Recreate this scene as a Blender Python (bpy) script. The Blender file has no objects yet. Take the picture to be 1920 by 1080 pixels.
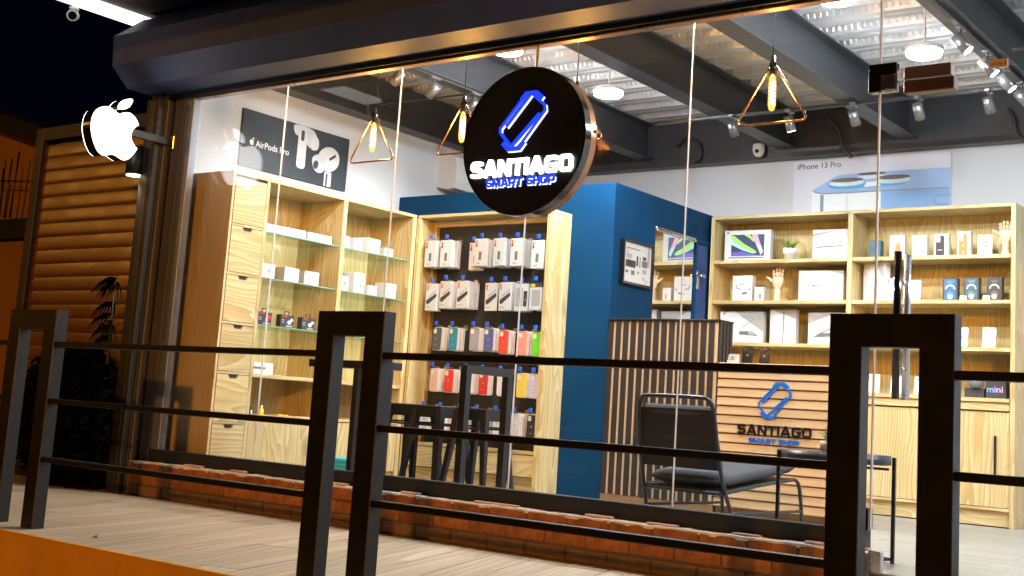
import bpy, math, random
from mathutils import Vector, Matrix
random.seed(7)
R = math.radians
scn = bpy.context.scene
C = scn.collection

# ------------------------------------------------------------------ camera
cam_d = bpy.data.cameras.new("camera")
cam = bpy.data.objects.new("camera", cam_d); C.objects.link(cam)
cam_d.sensor_width = 36.0
cam_d.lens = 2302.06 / 1920 * 36
cam_d.shift_y = -104.03 / 1920
cam_d.clip_start = 0.05; cam_d.clip_end = 500
YAW, PITCH, ROLL = -0.65333957, 0.14427691, 0.06574083
fw = Vector((math.sin(YAW)*math.cos(PITCH), math.cos(YAW)*math.cos(PITCH), math.sin(PITCH)))
rt = Vector((math.cos(YAW), -math.sin(YAW), 0)); up = rt.cross(fw)
r2 = math.cos(ROLL)*rt + math.sin(ROLL)*up; u2 = -math.sin(ROLL)*rt + math.cos(ROLL)*up
m = Matrix((r2, u2, -fw)).transposed().to_4x4(); m.translation = Vector((0, -5.25, 0.71))
cam.matrix_world = m
scn.camera = cam

# ------------------------------------------------------------------ night sky, street glow, exposure
w = bpy.data.worlds.new("World"); scn.world = w; w.use_nodes = True
wn = w.node_tree.nodes; wl = w.node_tree.links
bg = wn["Background"]; bg.inputs["Color"].default_value = (0.10, 0.22, 0.75, 1); bg.inputs["Strength"].default_value = 0.003
# sodium street lighting from across the street: low and warm, behind the camera
sun_d = bpy.data.lights.new("street_sun", 'SUN'); sun_d.energy = 1.0; sun_d.angle = R(0.9); sun_d.color = (1.0, 0.40, 0.045)
sun = bpy.data.objects.new("street_sun", sun_d); C.objects.link(sun)
sd = Vector((-1.13, 1.64, -0.295)).normalized()
sun.rotation_euler = sd.to_track_quat('-Z', 'Y').to_euler(); sun.location = (6, -9, 3)
scn.view_settings.view_transform = 'Standard'; scn.view_settings.look = 'None'
scn.view_settings.exposure = 0.35; scn.view_settings.gamma = 1.0
scn.cycles.use_denoising = True
scn.cycles.max_bounces = 10; scn.cycles.transparent_max_bounces = 16
scn.cycles.sample_clamp_indirect = 6.0
scn.cycles.caustics_reflective = False; scn.cycles.caustics_refractive = False

LED_E, SPOT_E, APPLE_E, BULB_E = 470.0, 34.0, 3.8, 2200.0

# ------------------------------------------------------------------ mesh helpers
class MB:
    def __init__(s): s.v = []; s.f = []; s.m = []; s.s = []
    def add(s, vs, fs, mat=0, smooth=False):
        o = len(s.v); s.v += [tuple(v) for v in vs]
        for f in fs: s.f.append(tuple(i+o for i in f)); s.m.append(mat); s.s.append(smooth)
        return s
    def box(s, x0, x1, y0, y1, z0, z1, mat=0, M=None):
        vs = [(x, y, z) for x in (x0, x1) for y in (y0, y1) for z in (z0, z1)]
        if M: vs = [M @ Vector(v) for v in vs]
        return s.add(vs, [(0,1,3,2),(4,6,7,5),(0,4,5,1),(2,3,7,6),(0,2,6,4),(1,5,7,3)], mat)
    def cbox(s, x0, x1, y0, y1, z0, z1, b=0.003, mat=0, M=None):
        b = min(b, (x1-x0)*.45, (y1-y0)*.45, (z1-z0)*.45)
        vs = []; idx = {}
        X = (x0, x1); Y = (y0, y1); Z = (z0, z1); sg = (1, -1)
        for i in (0,1):
            for j in (0,1):
                for k in (0,1):
                    for a in range(3):
                        p = [X[i], Y[j], Z[k]]
                        d = [sg[i]*b, sg[j]*b, sg[k]*b]
                        for q in range(3):
                            if q != a: p[q] += d[q]
                        idx[(i,j,k,a)] = len(vs); vs.append(p)
        fs = []
        I = lambda i,j,k,a: idx[(i,j,k,a)]
        for i in (0,1):
            q = [I(i,0,0,0), I(i,1,0,0), I(i,1,1,0), I(i,0,1,0)]; fs.append(q if i else q[::-1])
            q = [I(0,i,0,1), I(1,i,0,1), I(1,i,1,1), I(0,i,1,1)]; fs.append(q[::-1] if i else q)
            q = [I(0,0,i,2), I(1,0,i,2), I(1,1,i,2), I(0,1,i,2)]; fs.append(q if i else q[::-1])
        for i in (0,1):
            for j in (0,1):
                q = [I(i,j,0,0), I(i,j,1,0), I(i,j,1,1), I(i,j,0,1)]; fs.append(q if (i ^ j) else q[::-1])
                q = [I(i,0,j,0), I(i,1,j,0), I(i,1,j,2), I(i,0,j,2)]; fs.append(q[::-1] if (i ^ j) else q)
                q = [I(0,i,j,1), I(1,i,j,1), I(1,i,j,2), I(0,i,j,2)]; fs.append(q if (i ^ j) else q[::-1])
        for i in (0,1):
            for j in (0,1):
                for k in (0,1):
                    q = [I(i,j,k,0), I(i,j,k,1), I(i,j,k,2)]; fs.append(q if (i+j+k) % 2 else q[::-1])
        if M: vs = [M @ Vector(v) for v in vs]
        return s.add(vs, fs, mat)
    def cyl(s, p0, p1, r0, r1=None, n=16, mat=0, cap=True, smooth=True):
        r1 = r0 if r1 is None else r1
        p0, p1 = Vector(p0), Vector(p1); a = (p1-p0).normalized()
        e = a.orthogonal().normalized(); g = a.cross(e)
        vs = []
        for p, r in ((p0, r0), (p1, r1)):
            for i in range(n):
                t = 2*math.pi*i/n; vs.append(p + (math.cos(t)*e + math.sin(t)*g)*r)
        o = len(s.v)
        s.add(vs, [(i, (i+1) % n, n+(i+1) % n, n+i) for i in range(n)], mat, smooth)
        if cap:
            s.f.append(tuple(o+i for i in range(n))[::-1]); s.m.append(mat); s.s.append(False)
            s.f.append(tuple(o+n+i for i in range(n))); s.m.append(mat); s.s.append(False)
        return s
    def tube(s, pts, r, n=8, mat=0, closed=False, rs=None):
        pts = [Vector(p) for p in pts]; N = len(pts); rings = []
        prev = None
        for i, p in enumerate(pts):
            if closed: t = (pts[(i+1) % N]-pts[i-1]).normalized()
            else: t = (pts[min(i+1, N-1)]-pts[max(i-1, 0)]).normalized()
            e = t.orthogonal().normalized() if prev is None else (prev - t*prev.dot(t)).normalized()
            prev = e; g = t.cross(e); rr = rs[i] if rs else r
            rings.append([p+(math.cos(2*math.pi*k/n)*e+math.sin(2*math.pi*k/n)*g)*rr for k in range(n)])
        vs = [v for q in rings for v in q]; fs = []
        for i in range(N if closed else N-1):
            j = (i+1) % N
            for k in range(n): fs.append((i*n+k, i*n+(k+1) % n, j*n+(k+1) % n, j*n+k))
        o = len(s.v); s.add(vs, fs, mat, True)
        if not closed:
            s.f.append(tuple(o+k for k in range(n))[::-1]); s.m.append(mat); s.s.append(False)
            s.f.append(tuple(o+(N-1)*n+k for k in range(n))); s.m.append(mat); s.s.append(False)
        return s
    def lathe(s, prof, c=(0,0,0), n=20, mat=0, smooth=True):
        vs = []; fs = []
        for r, z in prof:
            for k in range(n):
                t = 2*math.pi*k/n; vs.append((c[0]+r*math.cos(t), c[1]+r*math.sin(t), c[2]+z))
        for i in range(len(prof)-1):
            for k in range(n): fs.append((i*n+k, i*n+(k+1) % n, (i+1)*n+(k+1) % n, (i+1)*n+k))
        return s.add(vs, fs, mat, smooth)
    def poly(s, pts, fn, d0, d1, mat=0, smat=None):
        n = len(pts); smat = mat if smat is None else smat
        A = sum(pts[i][0]*pts[(i+1) % n][1]-pts[(i+1) % n][0]*pts[i][1] for i in range(n))
        if A < 0: pts = pts[::-1]
        vs = [fn(u, v, d0) for u, v in pts] + [fn(u, v, d1) for u, v in pts]
        o = len(s.v); s.add(vs, [tuple(range(n, 2*n))], mat)
        s.add([], [], mat)
        s.f.append(tuple(o+i for i in range(n))[::-1]); s.m.append(smat); s.s.append(False)
        for i in range(n):
            j = (i+1) % n
            s.f.append((o+i, o+j, o+n+j, o+n+i)); s.m.append(smat); s.s.append(False)
        return s
    def stroke(s, pts, w, fn, d0, d1, mat=0, closed=False):
        P = [Vector(p) for p in pts]; N = len(P); L = []; Rr = []
        for i in range(N):
            a = P[i]-P[i-1] if (closed or i > 0) else P[1]-P[0]
            b = P[(i+1) % N]-P[i] if (closed or i < N-1) else P[-1]-P[-2]
            a.normalize(); b.normalize()
            na = Vector((-a.y, a.x)); nb = Vector((-b.y, b.x)); k = na+nb
            if k.length < 1e-4: k = na.copy()
            k.normalize(); c = max(0.45, k.dot(na)); o = k*(w/2/c)
            L.append(P[i]+o); Rr.append(P[i]-o)
        for i in range(N if closed else N-1):
            j = (i+1) % N
            s.poly([tuple(Rr[i]), tuple(Rr[j]), tuple(L[j]), tuple(L[i])], fn, d0, d1, mat)
        return s
    def build(s, name, mats, parent=None, off=(0,0,0), loc=None):
        me = bpy.data.meshes.new(name)
        ox, oy, oz = off
        me.from_pydata([(a-ox, b-oy, c-oz) for a, b, c in s.v], [], s.f)
        if not isinstance(mats, (list, tuple)): mats = [mats]
        for q in mats: me.materials.append(q)
        me.polygons.foreach_set("material_index", s.m); me.polygons.foreach_set("use_smooth", s.s)
        me.update()
        ob = bpy.data.objects.new(name, me); C.objects.link(ob)
        if parent: ob.parent = parent
        if loc: ob.location = loc
        return ob

def inst(name, me, parent=None, loc=(0,0,0), rot=None):
    o = bpy.data.objects.new(name, me); C.objects.link(o); o.location = loc
    if rot: o.rotation_euler = rot
    if parent: o.parent = parent
    return o
def tag(o, label=None, cat=None, group=None, kind=None):
    if label: o['label'] = label
    if cat: o['category'] = cat
    if group: o['group'] = group
    if kind: o['kind'] = kind
    return o
def thing(name, label, cat, loc=(0,0,0), rotz=0, group=None):
    o = bpy.data.objects.new(name, None); C.objects.link(o); o.empty_display_size = .1
    o.location = loc; o.rotation_euler = (0, 0, rotz)
    return tag(o, label, cat, group)
def FY(Y): return lambda u, v, d: (u, Y-d, v)      # faces the street
def FX(X): return lambda u, v, d: (X+d, u, v)      # faces along +x
def smooth_poly(pts, k=4):
    n = len(pts); out = []
    for i in range(n):
        p0, p1, p2, p3 = (Vector(pts[(i+j-1) % n]) for j in range(4))
        for q in range(k):
            t = q/k
            out.append(tuple(0.5*((2*p1)+(p2-p0)*t+(2*p0-5*p1+4*p2-p3)*t*t+(3*p1-p0-3*p2+p3)*t**3)))
    return out
def ell(cx, cy, a, b, n=28, rot=0):
    return [(cx+a*math.cos(t)*math.cos(rot)-b*math.sin(t)*math.sin(rot), cy+a*math.cos(t)*math.sin(rot)+b*math.sin(t)*math.cos(rot)) for t in (2*math.pi*i/n for i in range(n))]
def rrect(x0, x1, y0, y1, r, k=4):
    o = []
    for cx, cy, a in ((x1-r, y0+r, -90), (x1-r, y1-r, 0), (x0+r, y1-r, 90), (x0+r, y0+r, 180)):
        for i in range(k+1):
            t = R(a+90*i/k); o.append((cx+r*math.cos(t), cy+r*math.sin(t)))
    return o
def text_into(mb, body, u0, v0, width, fn, d, mat=0, bold=0.0, depth=0.0015, height=None):
    cu = bpy.data.curves.new("lettering_curve", 'FONT'); cu.body = body; cu.offset = bold; cu.resolution_u = 3
    ob = bpy.data.objects.new("lettering_curve", cu); C.objects.link(ob)
    bpy.context.view_layer.update()
    me = bpy.data.meshes.new_from_object(ob.evaluated_get(bpy.context.evaluated_depsgraph_get()))
    xs = [v.co.x for v in me.vertices]; ys = [v.co.y for v in me.vertices]
    k = width/(max(xs)-min(xs)); x0 = min(xs)
    ky = k if height is None else height/(max(ys)-min(ys)); y0 = 0 if height is None else min(ys)
    o = len(mb.v)
    mb.add([fn(u0+(v.co.x-x0)*k, v0+(v.co.y-y0)*ky, d+depth) for v in me.vertices], [tuple(p.vertices) for p in me.polygons], mat)
    bpy.data.objects.remove(ob); bpy.data.curves.remove(cu); bpy.data.meshes.remove(me)

# heavy wide letters for the shop name, drawn as strokes
def glyph(ch):
    t = .25; h = t/2; c = .13
    def wd(x): return x
    if ch == 'I': return .27, [([(.135, 0), (.135, 1)], 0)]
    if ch == 'S':
        W = 1.0; l, r, b, m_, tp = h, W-h, h, .5, 1-h
        return W, [([(r, .76), (r-.02, tp-.02), (r-c, tp), (l+c, tp), (l, tp-c*.8), (l, m_+c*.7), (l+c, m_), (r-c, m_), (r, m_-c*.7), (r, b+c*.8), (r-c, b), (l+c, b), (l+.02, b+.02), (l, .24)], 0)]
    if ch == 'A':
        return 1.22, [([(.13, 0), (.56, .93), (.66, .93), (1.09, 0)], 0), ([(.3, .27), (.92, .27)], 1)]
    if ch == 'N': return 1.06, [([(h, 0), (h, 1)], 0), ([(.94, 0), (.94, 1)], 0), ([(.16, .95), (.90, .05)], 1)]
    if ch == 'T': return 1.02, [([(0, 1-h), (1.02, 1-h)], 0), ([(.51, 0), (.51, .8)], 1)]
    if ch == 'O': return 1.08, [([(h+c, h), (1.08-h-c, h), (1.08-h, h+c), (1.08-h, 1-h-c), (1.08-h-c, 1-h), (h+c, 1-h), (h, 1-h-c), (h, h+c)], 2)]
    if ch == 'G': return 1.08, [([(.955, .74), (.94, 1-h-.02), (.82, 1-h), (h+c, 1-h), (h, 1-h-c), (h, h+c), (h+c, h), (.955-c, h), (.955, h+c), (.955, .46), (.55, .46)], 0)]
    if ch == 'M': return 1.3, [([(h, 0), (h, 1)], 0), ([(1.175, 0), (1.175, 1)], 0), ([(.15, .95), (.65, .12), (1.15, .95)], 1)]
    if ch == 'R': return 1.06, [([(h, 0), (h, 1-h), (.8, 1-h), (.93, 1-h-c), (.93, .42), (.8, .36), (.3, .36)], 0), ([(.6, .36), (.95, 0)], 1)]
    if ch == 'P': return 1.04, [([(h, 0), (h, 1-h), (.8, 1-h), (.915, 1-h-c), (.915, .42), (.8, .34), (.3, .34)], 0)]
    if ch == 'H': return 1.04, [([(h, 0), (h, 1)], 0), ([(.915, 0), (.915, 1)], 0), ([(.2, .5), (.85, .5)], 1)]
    return .5, []
def shop_text(mb, word, u0, v0, width, height, fn, d0, d1, mat=0, weight=.25):
    adv = sum(glyph(c)[0] for c in word)+.12*(len(word)-1); kx = width/adv; x = 0
    for c in word:
        wd, st = glyph(c)
        for pts, lay in st:
            ky = height
            Wm = [(u0+(x+a)*kx, v0+b*ky) for a, b in pts]
            # stroke in units where the weight follows the letter height
            mb.stroke(Wm, weight*height*min(1.15, max(.9, kx/ky)), fn, d0, d1-(.0004 if lay == 1 else 0), mat, closed=(lay == 2))
        x += wd+.12
def phone_logo(mb, u0, v0, W, H, fn, d0, d1, mat=0, mat2=None):
    f = lambda p: (u0+(p[0]-205)/307*W, v0+(518-p[1])/335*H)
    k = H/335
    for n, (pts, wt) in enumerate([([(252, 372), (400, 200)], 20), ([(350, 222), (213, 380), (213, 405), (290, 492)], 15), ([(296, 492), (470, 318)], 22),
                    ([(418, 200), (500, 270), (505, 300), (362, 478)], 15), ([(342, 226), (374, 192), (438, 192), (482, 228)], 26), ([(234, 468), (274, 508), (346, 508), (377, 470)], 26)]):
        mb.stroke([f(p) for p in pts], wt*k, fn, d0, d1-n*.0003, mat)

# ------------------------------------------------------------------ materials
def newmat(name):
    q = bpy.data.materials.new(name); q.use_nodes = True
    return q, q.node_tree.nodes, q.node_tree.links, q.node_tree.nodes["Principled BSDF"]
def pm(name, col, rough=.5, metal=0.0, var=.12, vs=9.0, bump=0.0, bs=60.0, spec=.5, rvar=.12, coat=0.0):
    q, n, l, b = newmat(name)
    tc = n.new("ShaderNodeTexCoord"); oi = n.new("ShaderNodeObjectInfo")
    ad = n.new("ShaderNodeVectorMath"); ad.operation = 'ADD'
    sc = n.new("ShaderNodeVectorMath"); sc.operation = 'SCALE'; sc.inputs[0].default_value = (13.1, 7.7, 5.3)
    l.new(oi.outputs["Random"], sc.inputs["Scale"]); l.new(tc.outputs["Object"], ad.inputs[0]); l.new(sc.outputs[0], ad.inputs[1])
    nz = n.new("ShaderNodeTexNoise"); nz.inputs["Scale"].default_value = vs; nz.inputs["Detail"].default_value = 5
    l.new(ad.outputs[0], nz.inputs["Vector"])
    mx = n.new("ShaderNodeMix"); mx.data_type = 'RGBA'
    mx.inputs[6].default_value = (*[c*(1-var) for c in col], 1); mx.inputs[7].default_value = (*[min(1, c*(1+var)) for c in col], 1)
    l.new(nz.outputs["Fac"], mx.inputs[0]); l.new(mx.outputs[2], b.inputs["Base Color"])
    mr = n.new("ShaderNodeMapRange"); mr.inputs["To Min"].default_value = max(0.02, rough-rvar); mr.inputs["To Max"].default_value = min(1, rough+rvar)
    l.new(nz.outputs["Fac"], mr.inputs["Value"]); l.new(mr.outputs[0], b.inputs["Roughness"])
    b.inputs["Metallic"].default_value = metal; b.inputs["Specular IOR Level"].default_value = spec
    if coat: b.inputs["Coat Weight"].default_value = coat; b.inputs["Coat Roughness"].default_value = .15
    if bump:
        bz = n.new("ShaderNodeTexNoise"); bz.inputs["Scale"].default_value = bs; bz.inputs["Detail"].default_value = 6
        l.new(ad.outputs[0], bz.inputs["Vector"])
        bp = n.new("ShaderNodeBump"); bp.inputs["Strength"].default_value = bump; bp.inputs["Distance"].default_value = .004
        l.new(bz.outputs["Fac"], bp.inputs["Height"]); l.new(bp.outputs[0], b.inputs["Normal"])
    return q
def em(name, col, st, base=(.8,.8,.8)):
    q, n, l, b = newmat(name); b.inputs["Base Color"].default_value = (*base, 1)
    b.inputs["Emission Color"].default_value = (*col, 1); b.inputs["Emission Strength"].default_value = st
    return q
def wood(name, axis, light, dark, contrast=1.0, knots=.5, rough=.42, ring=11.0, stretch=.16, rnd=9.0):
    q, n, l, b = newmat(name)
    tc = n.new("ShaderNodeTexCoord"); oi = n.new("ShaderNodeObjectInfo")
    sc = n.new("ShaderNodeVectorMath"); sc.operation = 'SCALE'; sc.inputs[0].default_value = (rnd, rnd*.63, rnd*.41)
    l.new(oi.outputs["Random"], sc.inputs["Scale"])
    ad = n.new("ShaderNodeVectorMath"); l.new(tc.outputs["Object"], ad.inputs[0]); l.new(sc.outputs[0], ad.inputs[1])
    mp = n.new("ShaderNodeMapping"); s = [1.0, 1.0, 1.0]; s[axis] = stretch; mp.inputs["Scale"].default_value = s
    l.new(ad.outputs[0], mp.inputs["Vector"])
    w1 = n.new("ShaderNodeTexNoise"); w1.inputs["Scale"].default_value = 3.2; w1.inputs["Detail"].default_value = 2; l.new(mp.outputs[0], w1.inputs["Vector"])
    sb = n.new("ShaderNodeVectorMath"); sb.operation = 'SUBTRACT'; sb.inputs[1].default_value = (.5, .5, .5); l.new(w1.outputs["Color"], sb.inputs[0])
    s2 = n.new("ShaderNodeVectorMath"); s2.operation = 'SCALE'; s2.inputs["Scale"].default_value = .55; l.new(sb.outputs[0], s2.inputs[0])
    a2 = n.new("ShaderNodeVectorMath"); l.new(mp.outputs[0], a2.inputs[0]); l.new(s2.outputs[0], a2.inputs[1])
    wv = n.new("ShaderNodeTexWave"); wv.wave_type = 'RINGS'; wv.rings_direction = 'XYZ'[axis]; wv.wave_profile = 'SAW'
    wv.inputs["Scale"].default_value = ring; wv.inputs["Distortion"].default_value = 1.2; wv.inputs["Detail"].default_value = 2; wv.inputs["Detail Scale"].default_value = 1.5
    l.new(a2.outputs[0], wv.inputs["Vector"])
    mp2 = n.new("ShaderNodeMapping"); s = [70.0]*3; s[axis] = 2.2; mp2.inputs["Scale"].default_value = s; l.new(ad.outputs[0], mp2.inputs["Vector"])
    fb = n.new("ShaderNodeTexNoise"); fb.inputs["Scale"].default_value = 1; fb.inputs["Detail"].default_value = 4; l.new(mp2.outputs[0], fb.inputs["Vector"])
    bn = n.new("ShaderNodeTexNoise"); bn.inputs["Scale"].default_value = 5; bn.inputs["Detail"].default_value = 2; l.new(mp.outputs[0], bn.inputs["Vector"])
    m1 = n.new("ShaderNodeMath"); m1.operation = 'MULTIPLY'; m1.inputs[1].default_value = .50*contrast; l.new(wv.outputs["Fac"], m1.inputs[0])
    m2 = n.new("ShaderNodeMath"); m2.operation = 'MULTIPLY_ADD'; m2.inputs[1].default_value = .45; l.new(fb.outputs["Fac"], m2.inputs[0]); l.new(m1.outputs[0], m2.inputs[2])
    m3 = n.new("ShaderNodeMath"); m3.operation = 'MULTIPLY_ADD'; m3.inputs[1].default_value = .6; l.new(bn.outputs["Fac"], m3.inputs[0]); l.new(m2.outputs[0], m3.inputs[2])
    rp = n.new("ShaderNodeValToRGB"); rp.color_ramp.elements[0].position = .38; rp.color_ramp.elements[1].position = 1.15 if False else 1.0
    rp.color_ramp.elements[0].color = (*light, 1); rp.color_ramp.elements[1].color = (*dark, 1); l.new(m3.outputs[0], rp.inputs[0])
    last = rp.outputs[0]
    if knots:
        mk = n.new("ShaderNodeMapping"); s = [3.6]*3; s[axis] = 1.5; mk.inputs["Scale"].default_value = s; l.new(ad.outputs[0], mk.inputs["Vector"])
        vo = n.new("ShaderNodeTexVoronoi"); vo.inputs["Scale"].default_value = 1.0; l.new(mk.outputs[0], vo.inputs["Vector"])
        mr = n.new("ShaderNodeMapRange"); mr.inputs["From Min"].default_value = .05; mr.inputs["From Max"].default_value = .17; mr.inputs["To Min"].default_value = knots; mr.inputs["To Max"].default_value = 0
        l.new(vo.outputs["Distance"], mr.inputs["Value"])
        kx = n.new("ShaderNodeMix"); kx.data_type = 'RGBA'; kx.inputs[7].default_value = (dark[0]*.42, dark[1]*.36, dark[2]*.3, 1)
        l.new(mr.outputs[0], kx.inputs[0]); l.new(last, kx.inputs[6]); last = kx.outputs[2]
    hs = n.new("ShaderNodeHueSaturation"); mv = n.new("ShaderNodeMapRange"); mv.inputs["To Min"].default_value = .90; mv.inputs["To Max"].default_value = 1.08
    l.new(oi.outputs["Random"], mv.inputs["Value"]); l.new(mv.outputs[0], hs.inputs["Value"]); l.new(last, hs.inputs["Color"])
    l.new(hs.outputs[0], b.inputs["Base Color"]); b.inputs["Roughness"].default_value = rough
    bp = n.new("ShaderNodeBump"); bp.inputs["Strength"].default_value = .12; bp.inputs["Distance"].default_value = .002; l.new(m2.outputs[0], bp.inputs["Height"]); l.new(bp.outputs[0], b.inputs["Normal"])
    return q
def glass(name, dust=.0007, tint=(1,1,1), gloss=1.0):
    q = bpy.data.materials.new(name); q.use_nodes = True; n = q.node_tree.nodes; l = q.node_tree.links
    n.remove(n["Principled BSDF"]); out = n["Material Output"]
    tr = n.new("ShaderNodeBsdfTransparent"); tr.inputs[0].default_value = (*tint, 1)
    gl = n.new("ShaderNodeBsdfGlossy"); gl.inputs["Roughness"].default_value = .012
    fr = n.new("ShaderNodeFresnel"); ge = n.new("ShaderNodeNewGeometry")
    io = n.new("ShaderNodeMapRange"); io.inputs["To Min"].default_value = 1.5; io.inputs["To Max"].default_value = 1/1.5
    l.new(ge.outputs["Backfacing"], io.inputs["Value"]); l.new(io.outputs[0], fr.inputs["IOR"])
    mm = n.new("ShaderNodeMath"); mm.operation = 'MULTIPLY'; mm.inputs[1].default_value = gloss; l.new(fr.outputs[0], mm.inputs[0])
    mx = n.new("ShaderNodeMixShader"); l.new(mm.outputs[0], mx.inputs[0]); l.new(tr.outputs[0], mx.inputs[1]); l.new(gl.outputs[0], mx.inputs[2])
    df = n.new("ShaderNodeBsdfDiffuse"); df.inputs[0].default_value = (.8,.82,.85,1)
    tc = n.new("ShaderNodeTexCoord"); nz = n.new("ShaderNodeTexNoise"); nz.inputs["Scale"].default_value = 5.0; nz.inputs["Detail"].default_value = 8; nz.inputs["Roughness"].default_value = .72
    l.new(tc.outputs["Object"], nz.inputs["Vector"])
    mr = n.new("ShaderNodeMapRange"); mr.inputs["From Min"].default_value = .48; mr.inputs["From Max"].default_value = .8; mr.inputs["To Min"].default_value = 0; mr.inputs["To Max"].default_value = dust*4
    l.new(nz.outputs["Fac"], mr.inputs["Value"])
    m2 = n.new("ShaderNodeMixShader"); l.new(mr.outputs[0], m2.inputs[0]); l.new(mx.outputs[0], m2.inputs[1]); l.new(df.outputs[0], m2.inputs[2])
    l.new(m2.outputs[0], out.inputs[0])
    return q

PL, PD = (.70, .61, .35), (.48, .345, .135)
pine = [wood("pine_%s" % "xyz"[i], i, PL, PD) for i in range(3)]
ply = wood("plywood_back", 2, (.68, .55, .255), (.49, .36, .135), 1.15, .55, .45, 9.0, .22, 5.0)
plyx = wood("plywood_back_side", 2, (.71, .59, .31), (.52, .39, .165), 1.1, .5, .45, 9.0, .22, 5.0)
tanwood = wood("tan_slat_wood", 0, (.58, .40, .22), (.44, .28, .14), .5, .15, .5)
tanv = wood("tan_backing_wood", 2, (.60, .45, .29), (.50, .36, .22), .4, 0, .55)
basewood = wood("baseboard_wood", 0, (.30, .18, .085), (.20, .11, .05), .6, .1, .5)
handwood = wood("mannequin_wood", 2, (.80, .62, .42), (.66, .47, .28), .4, 0, .5)
dkplank = wood("deck_tile", 1, (.72, .59, .42), (.46, .355, .235), .9, .12, .5, 4.5, .06, 11.0)
flplank = wood("shop_floor_tile", 0, (.37, .365, .34), (.27, .26, .235), .8, .05, .35, 7.0, .14, 11.0)
BLACK = pm("black_paint", (.012, .0115, .011), .42, 0, .3, 14, .08, 120)
BLACKF = pm("black_fence_paint", (.0065, .0060, .0060), .45, 0, .3, 10, .1, 150)
STEELB = pm("black_steel_beam", (.055, .060, .070), .42, .15, .35, 7, .12, 40)
SHUT = pm("shutter_grey", (.045, .062, .135), .60, .1, .3, 3.5, .05, 30, spec=.3)
FRAMEB = pm("frame_black", (.014, .014, .015), .55, .0, .3, 8, .06, 90)
GALV = pm("galvanised_deck", (.80, .83, .87), .36, .45, .16, 5, .05, 25)
CHROME = pm("brushed_steel", (.62, .62, .63), .25, 1.0, .1, 20)
MIRROR = pm("mirror_glass", (.78, .80, .80), .02, 1.0, .01, 3, rvar=.01)
WALLW = pm("white_wall", (.60, .635, .68), .75, 0, .05, 3, .12, 90)
WHITE = pm("white_card", (.64, .66, .68), .45, 0, .03, 10)
WHITEP = pm("white_plastic", (.80, .80, .79), .35, 0, .03, 10)
BLUE = pm("blue_wall_paint", (.002, .042, .115), .6, 0, .28, 2.5, .2, 110, spec=.12)
BLUED = pm("blue_door_paint", (.004, .05, .22), .45, 0, .1, 4, .05, 90)
BLUEC = pm("blue_clip", (.015, .12, .75), .4)
LOGOB = pm("logo_blue", (.01, .13, .55), .35)
LOGOK = pm("logo_black", (.008, .008, .009), .35)
PEG = pm("pegboard_black", (.035, .034, .032), .6, 0, .2, 12, .1, 90)
BRICK = None
MORTAR = pm("mortar", (.11, .085, .065), .85, 0, .25, 30, .5, 90)
CEMENT = pm("cement_ledge", (.72, .66, .62), .85, 0, .35, 12, .6, 60)
OCHRE = pm("ochre_render", (.82, .42, .06), .8, 0, .22, 6, .5, 45)
ASPH = pm("asphalt", (.05, .048, .046), .85, 0, .25, 20, .5, 90)
COPPER = pm("copper_rim", (.42, .20, .10), .22, .9, .12, 8)
BLKGLOSS = pm("gloss_black", (.006, .006, .007), .12, 0, .2, 6, coat=.5, rvar=.04)
SIGNB = pm("sign_black", (.005, .005, .007), .35, 0, .2, 5)
FABRIC = pm("dark_grey_fabric", (.050, .053, .060), .9, 0, .25, 60, .5, 260)
DGREY = pm("dark_grey_plastic", (.03, .032, .036), .4)
PRINTG = pm("grey_print", (.15, .155, .16), .5, 0, .1)
PRINTL = pm("light_grey_print", (.38, .39, .40), .5, 0, .1)
PRINTD = pm("dark_print", (.045, .048, .055), .45, 0, .1)
ORANGEP = pm("orange_print", (.80, .18, .03), .5)
GOLDP = pm("gold_print", (.50, .42, .30), .45)
COPP = pm("copper_print", (.62, .26, .12), .45)
LEAF = pm("leaf_green", (.10, .24, .035), .5, 0, .4, 30)
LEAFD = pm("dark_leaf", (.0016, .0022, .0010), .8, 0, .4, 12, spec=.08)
LEAFY = pm("hedge_leaf", (.10, .16, .03), .55, 0, .5, 14)
SOIL = pm("soil", (.03, .02, .012), .9)
LEDM = em("led_panel_light", (.86, .945, 1.0), LED_E)
LENSM = em("spot_lens", (1, .98, .94), 14)
APPLEM = em("sign_white_light", (.97, .985, 1.0), APPLE_E)
LETW = em("letter_white_light", (1, 1, 1), 3.2)
LETB = em("letter_blue_light", (.005, .03, .9), 1.6, (.01, .03, .4))
LETE = em("letter_edge_light", (.85, .92, 1), 1.3)
BULBM = em("filament_bulb", (1.0, .60, .20), BULB_E)
q, n, l, b = newmat("glowing_bulb"); n.remove(b); BULBL = q
_t = n.new("ShaderNodeBsdfTransparent"); _t.inputs[0].default_value = (1, .80, .45, 1); _e = n.new("ShaderNodeEmission"); _e.inputs[0].default_value = (1, .50, .10, 1); _e.inputs[1].default_value = 2.6
_m = n.new("ShaderNodeMixShader"); _m.inputs[0].default_value = .45; l.new(_t.outputs[0], _m.inputs[1]); l.new(_e.outputs[0], _m.inputs[2]); l.new(_m.outputs[0], n["Material Output"].inputs[0])
GLASS = glass("shop_glass")
GLASSS = glass("shelf_glass", .001, (.90, .96, .92))
BULBG = glass("bulb_glass", 0, (1, .8, .5))
q, n, l, b = newmat("shelf_edge"); b.inputs["Base Color"].default_value = (.14, .34, .24, 1); b.inputs["Roughness"].default_value = .1; GEDGE = q
SEAL = pm("clear_seal", (.66, .68, .68), .55, 0, .25, 8, spec=.2)
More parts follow.
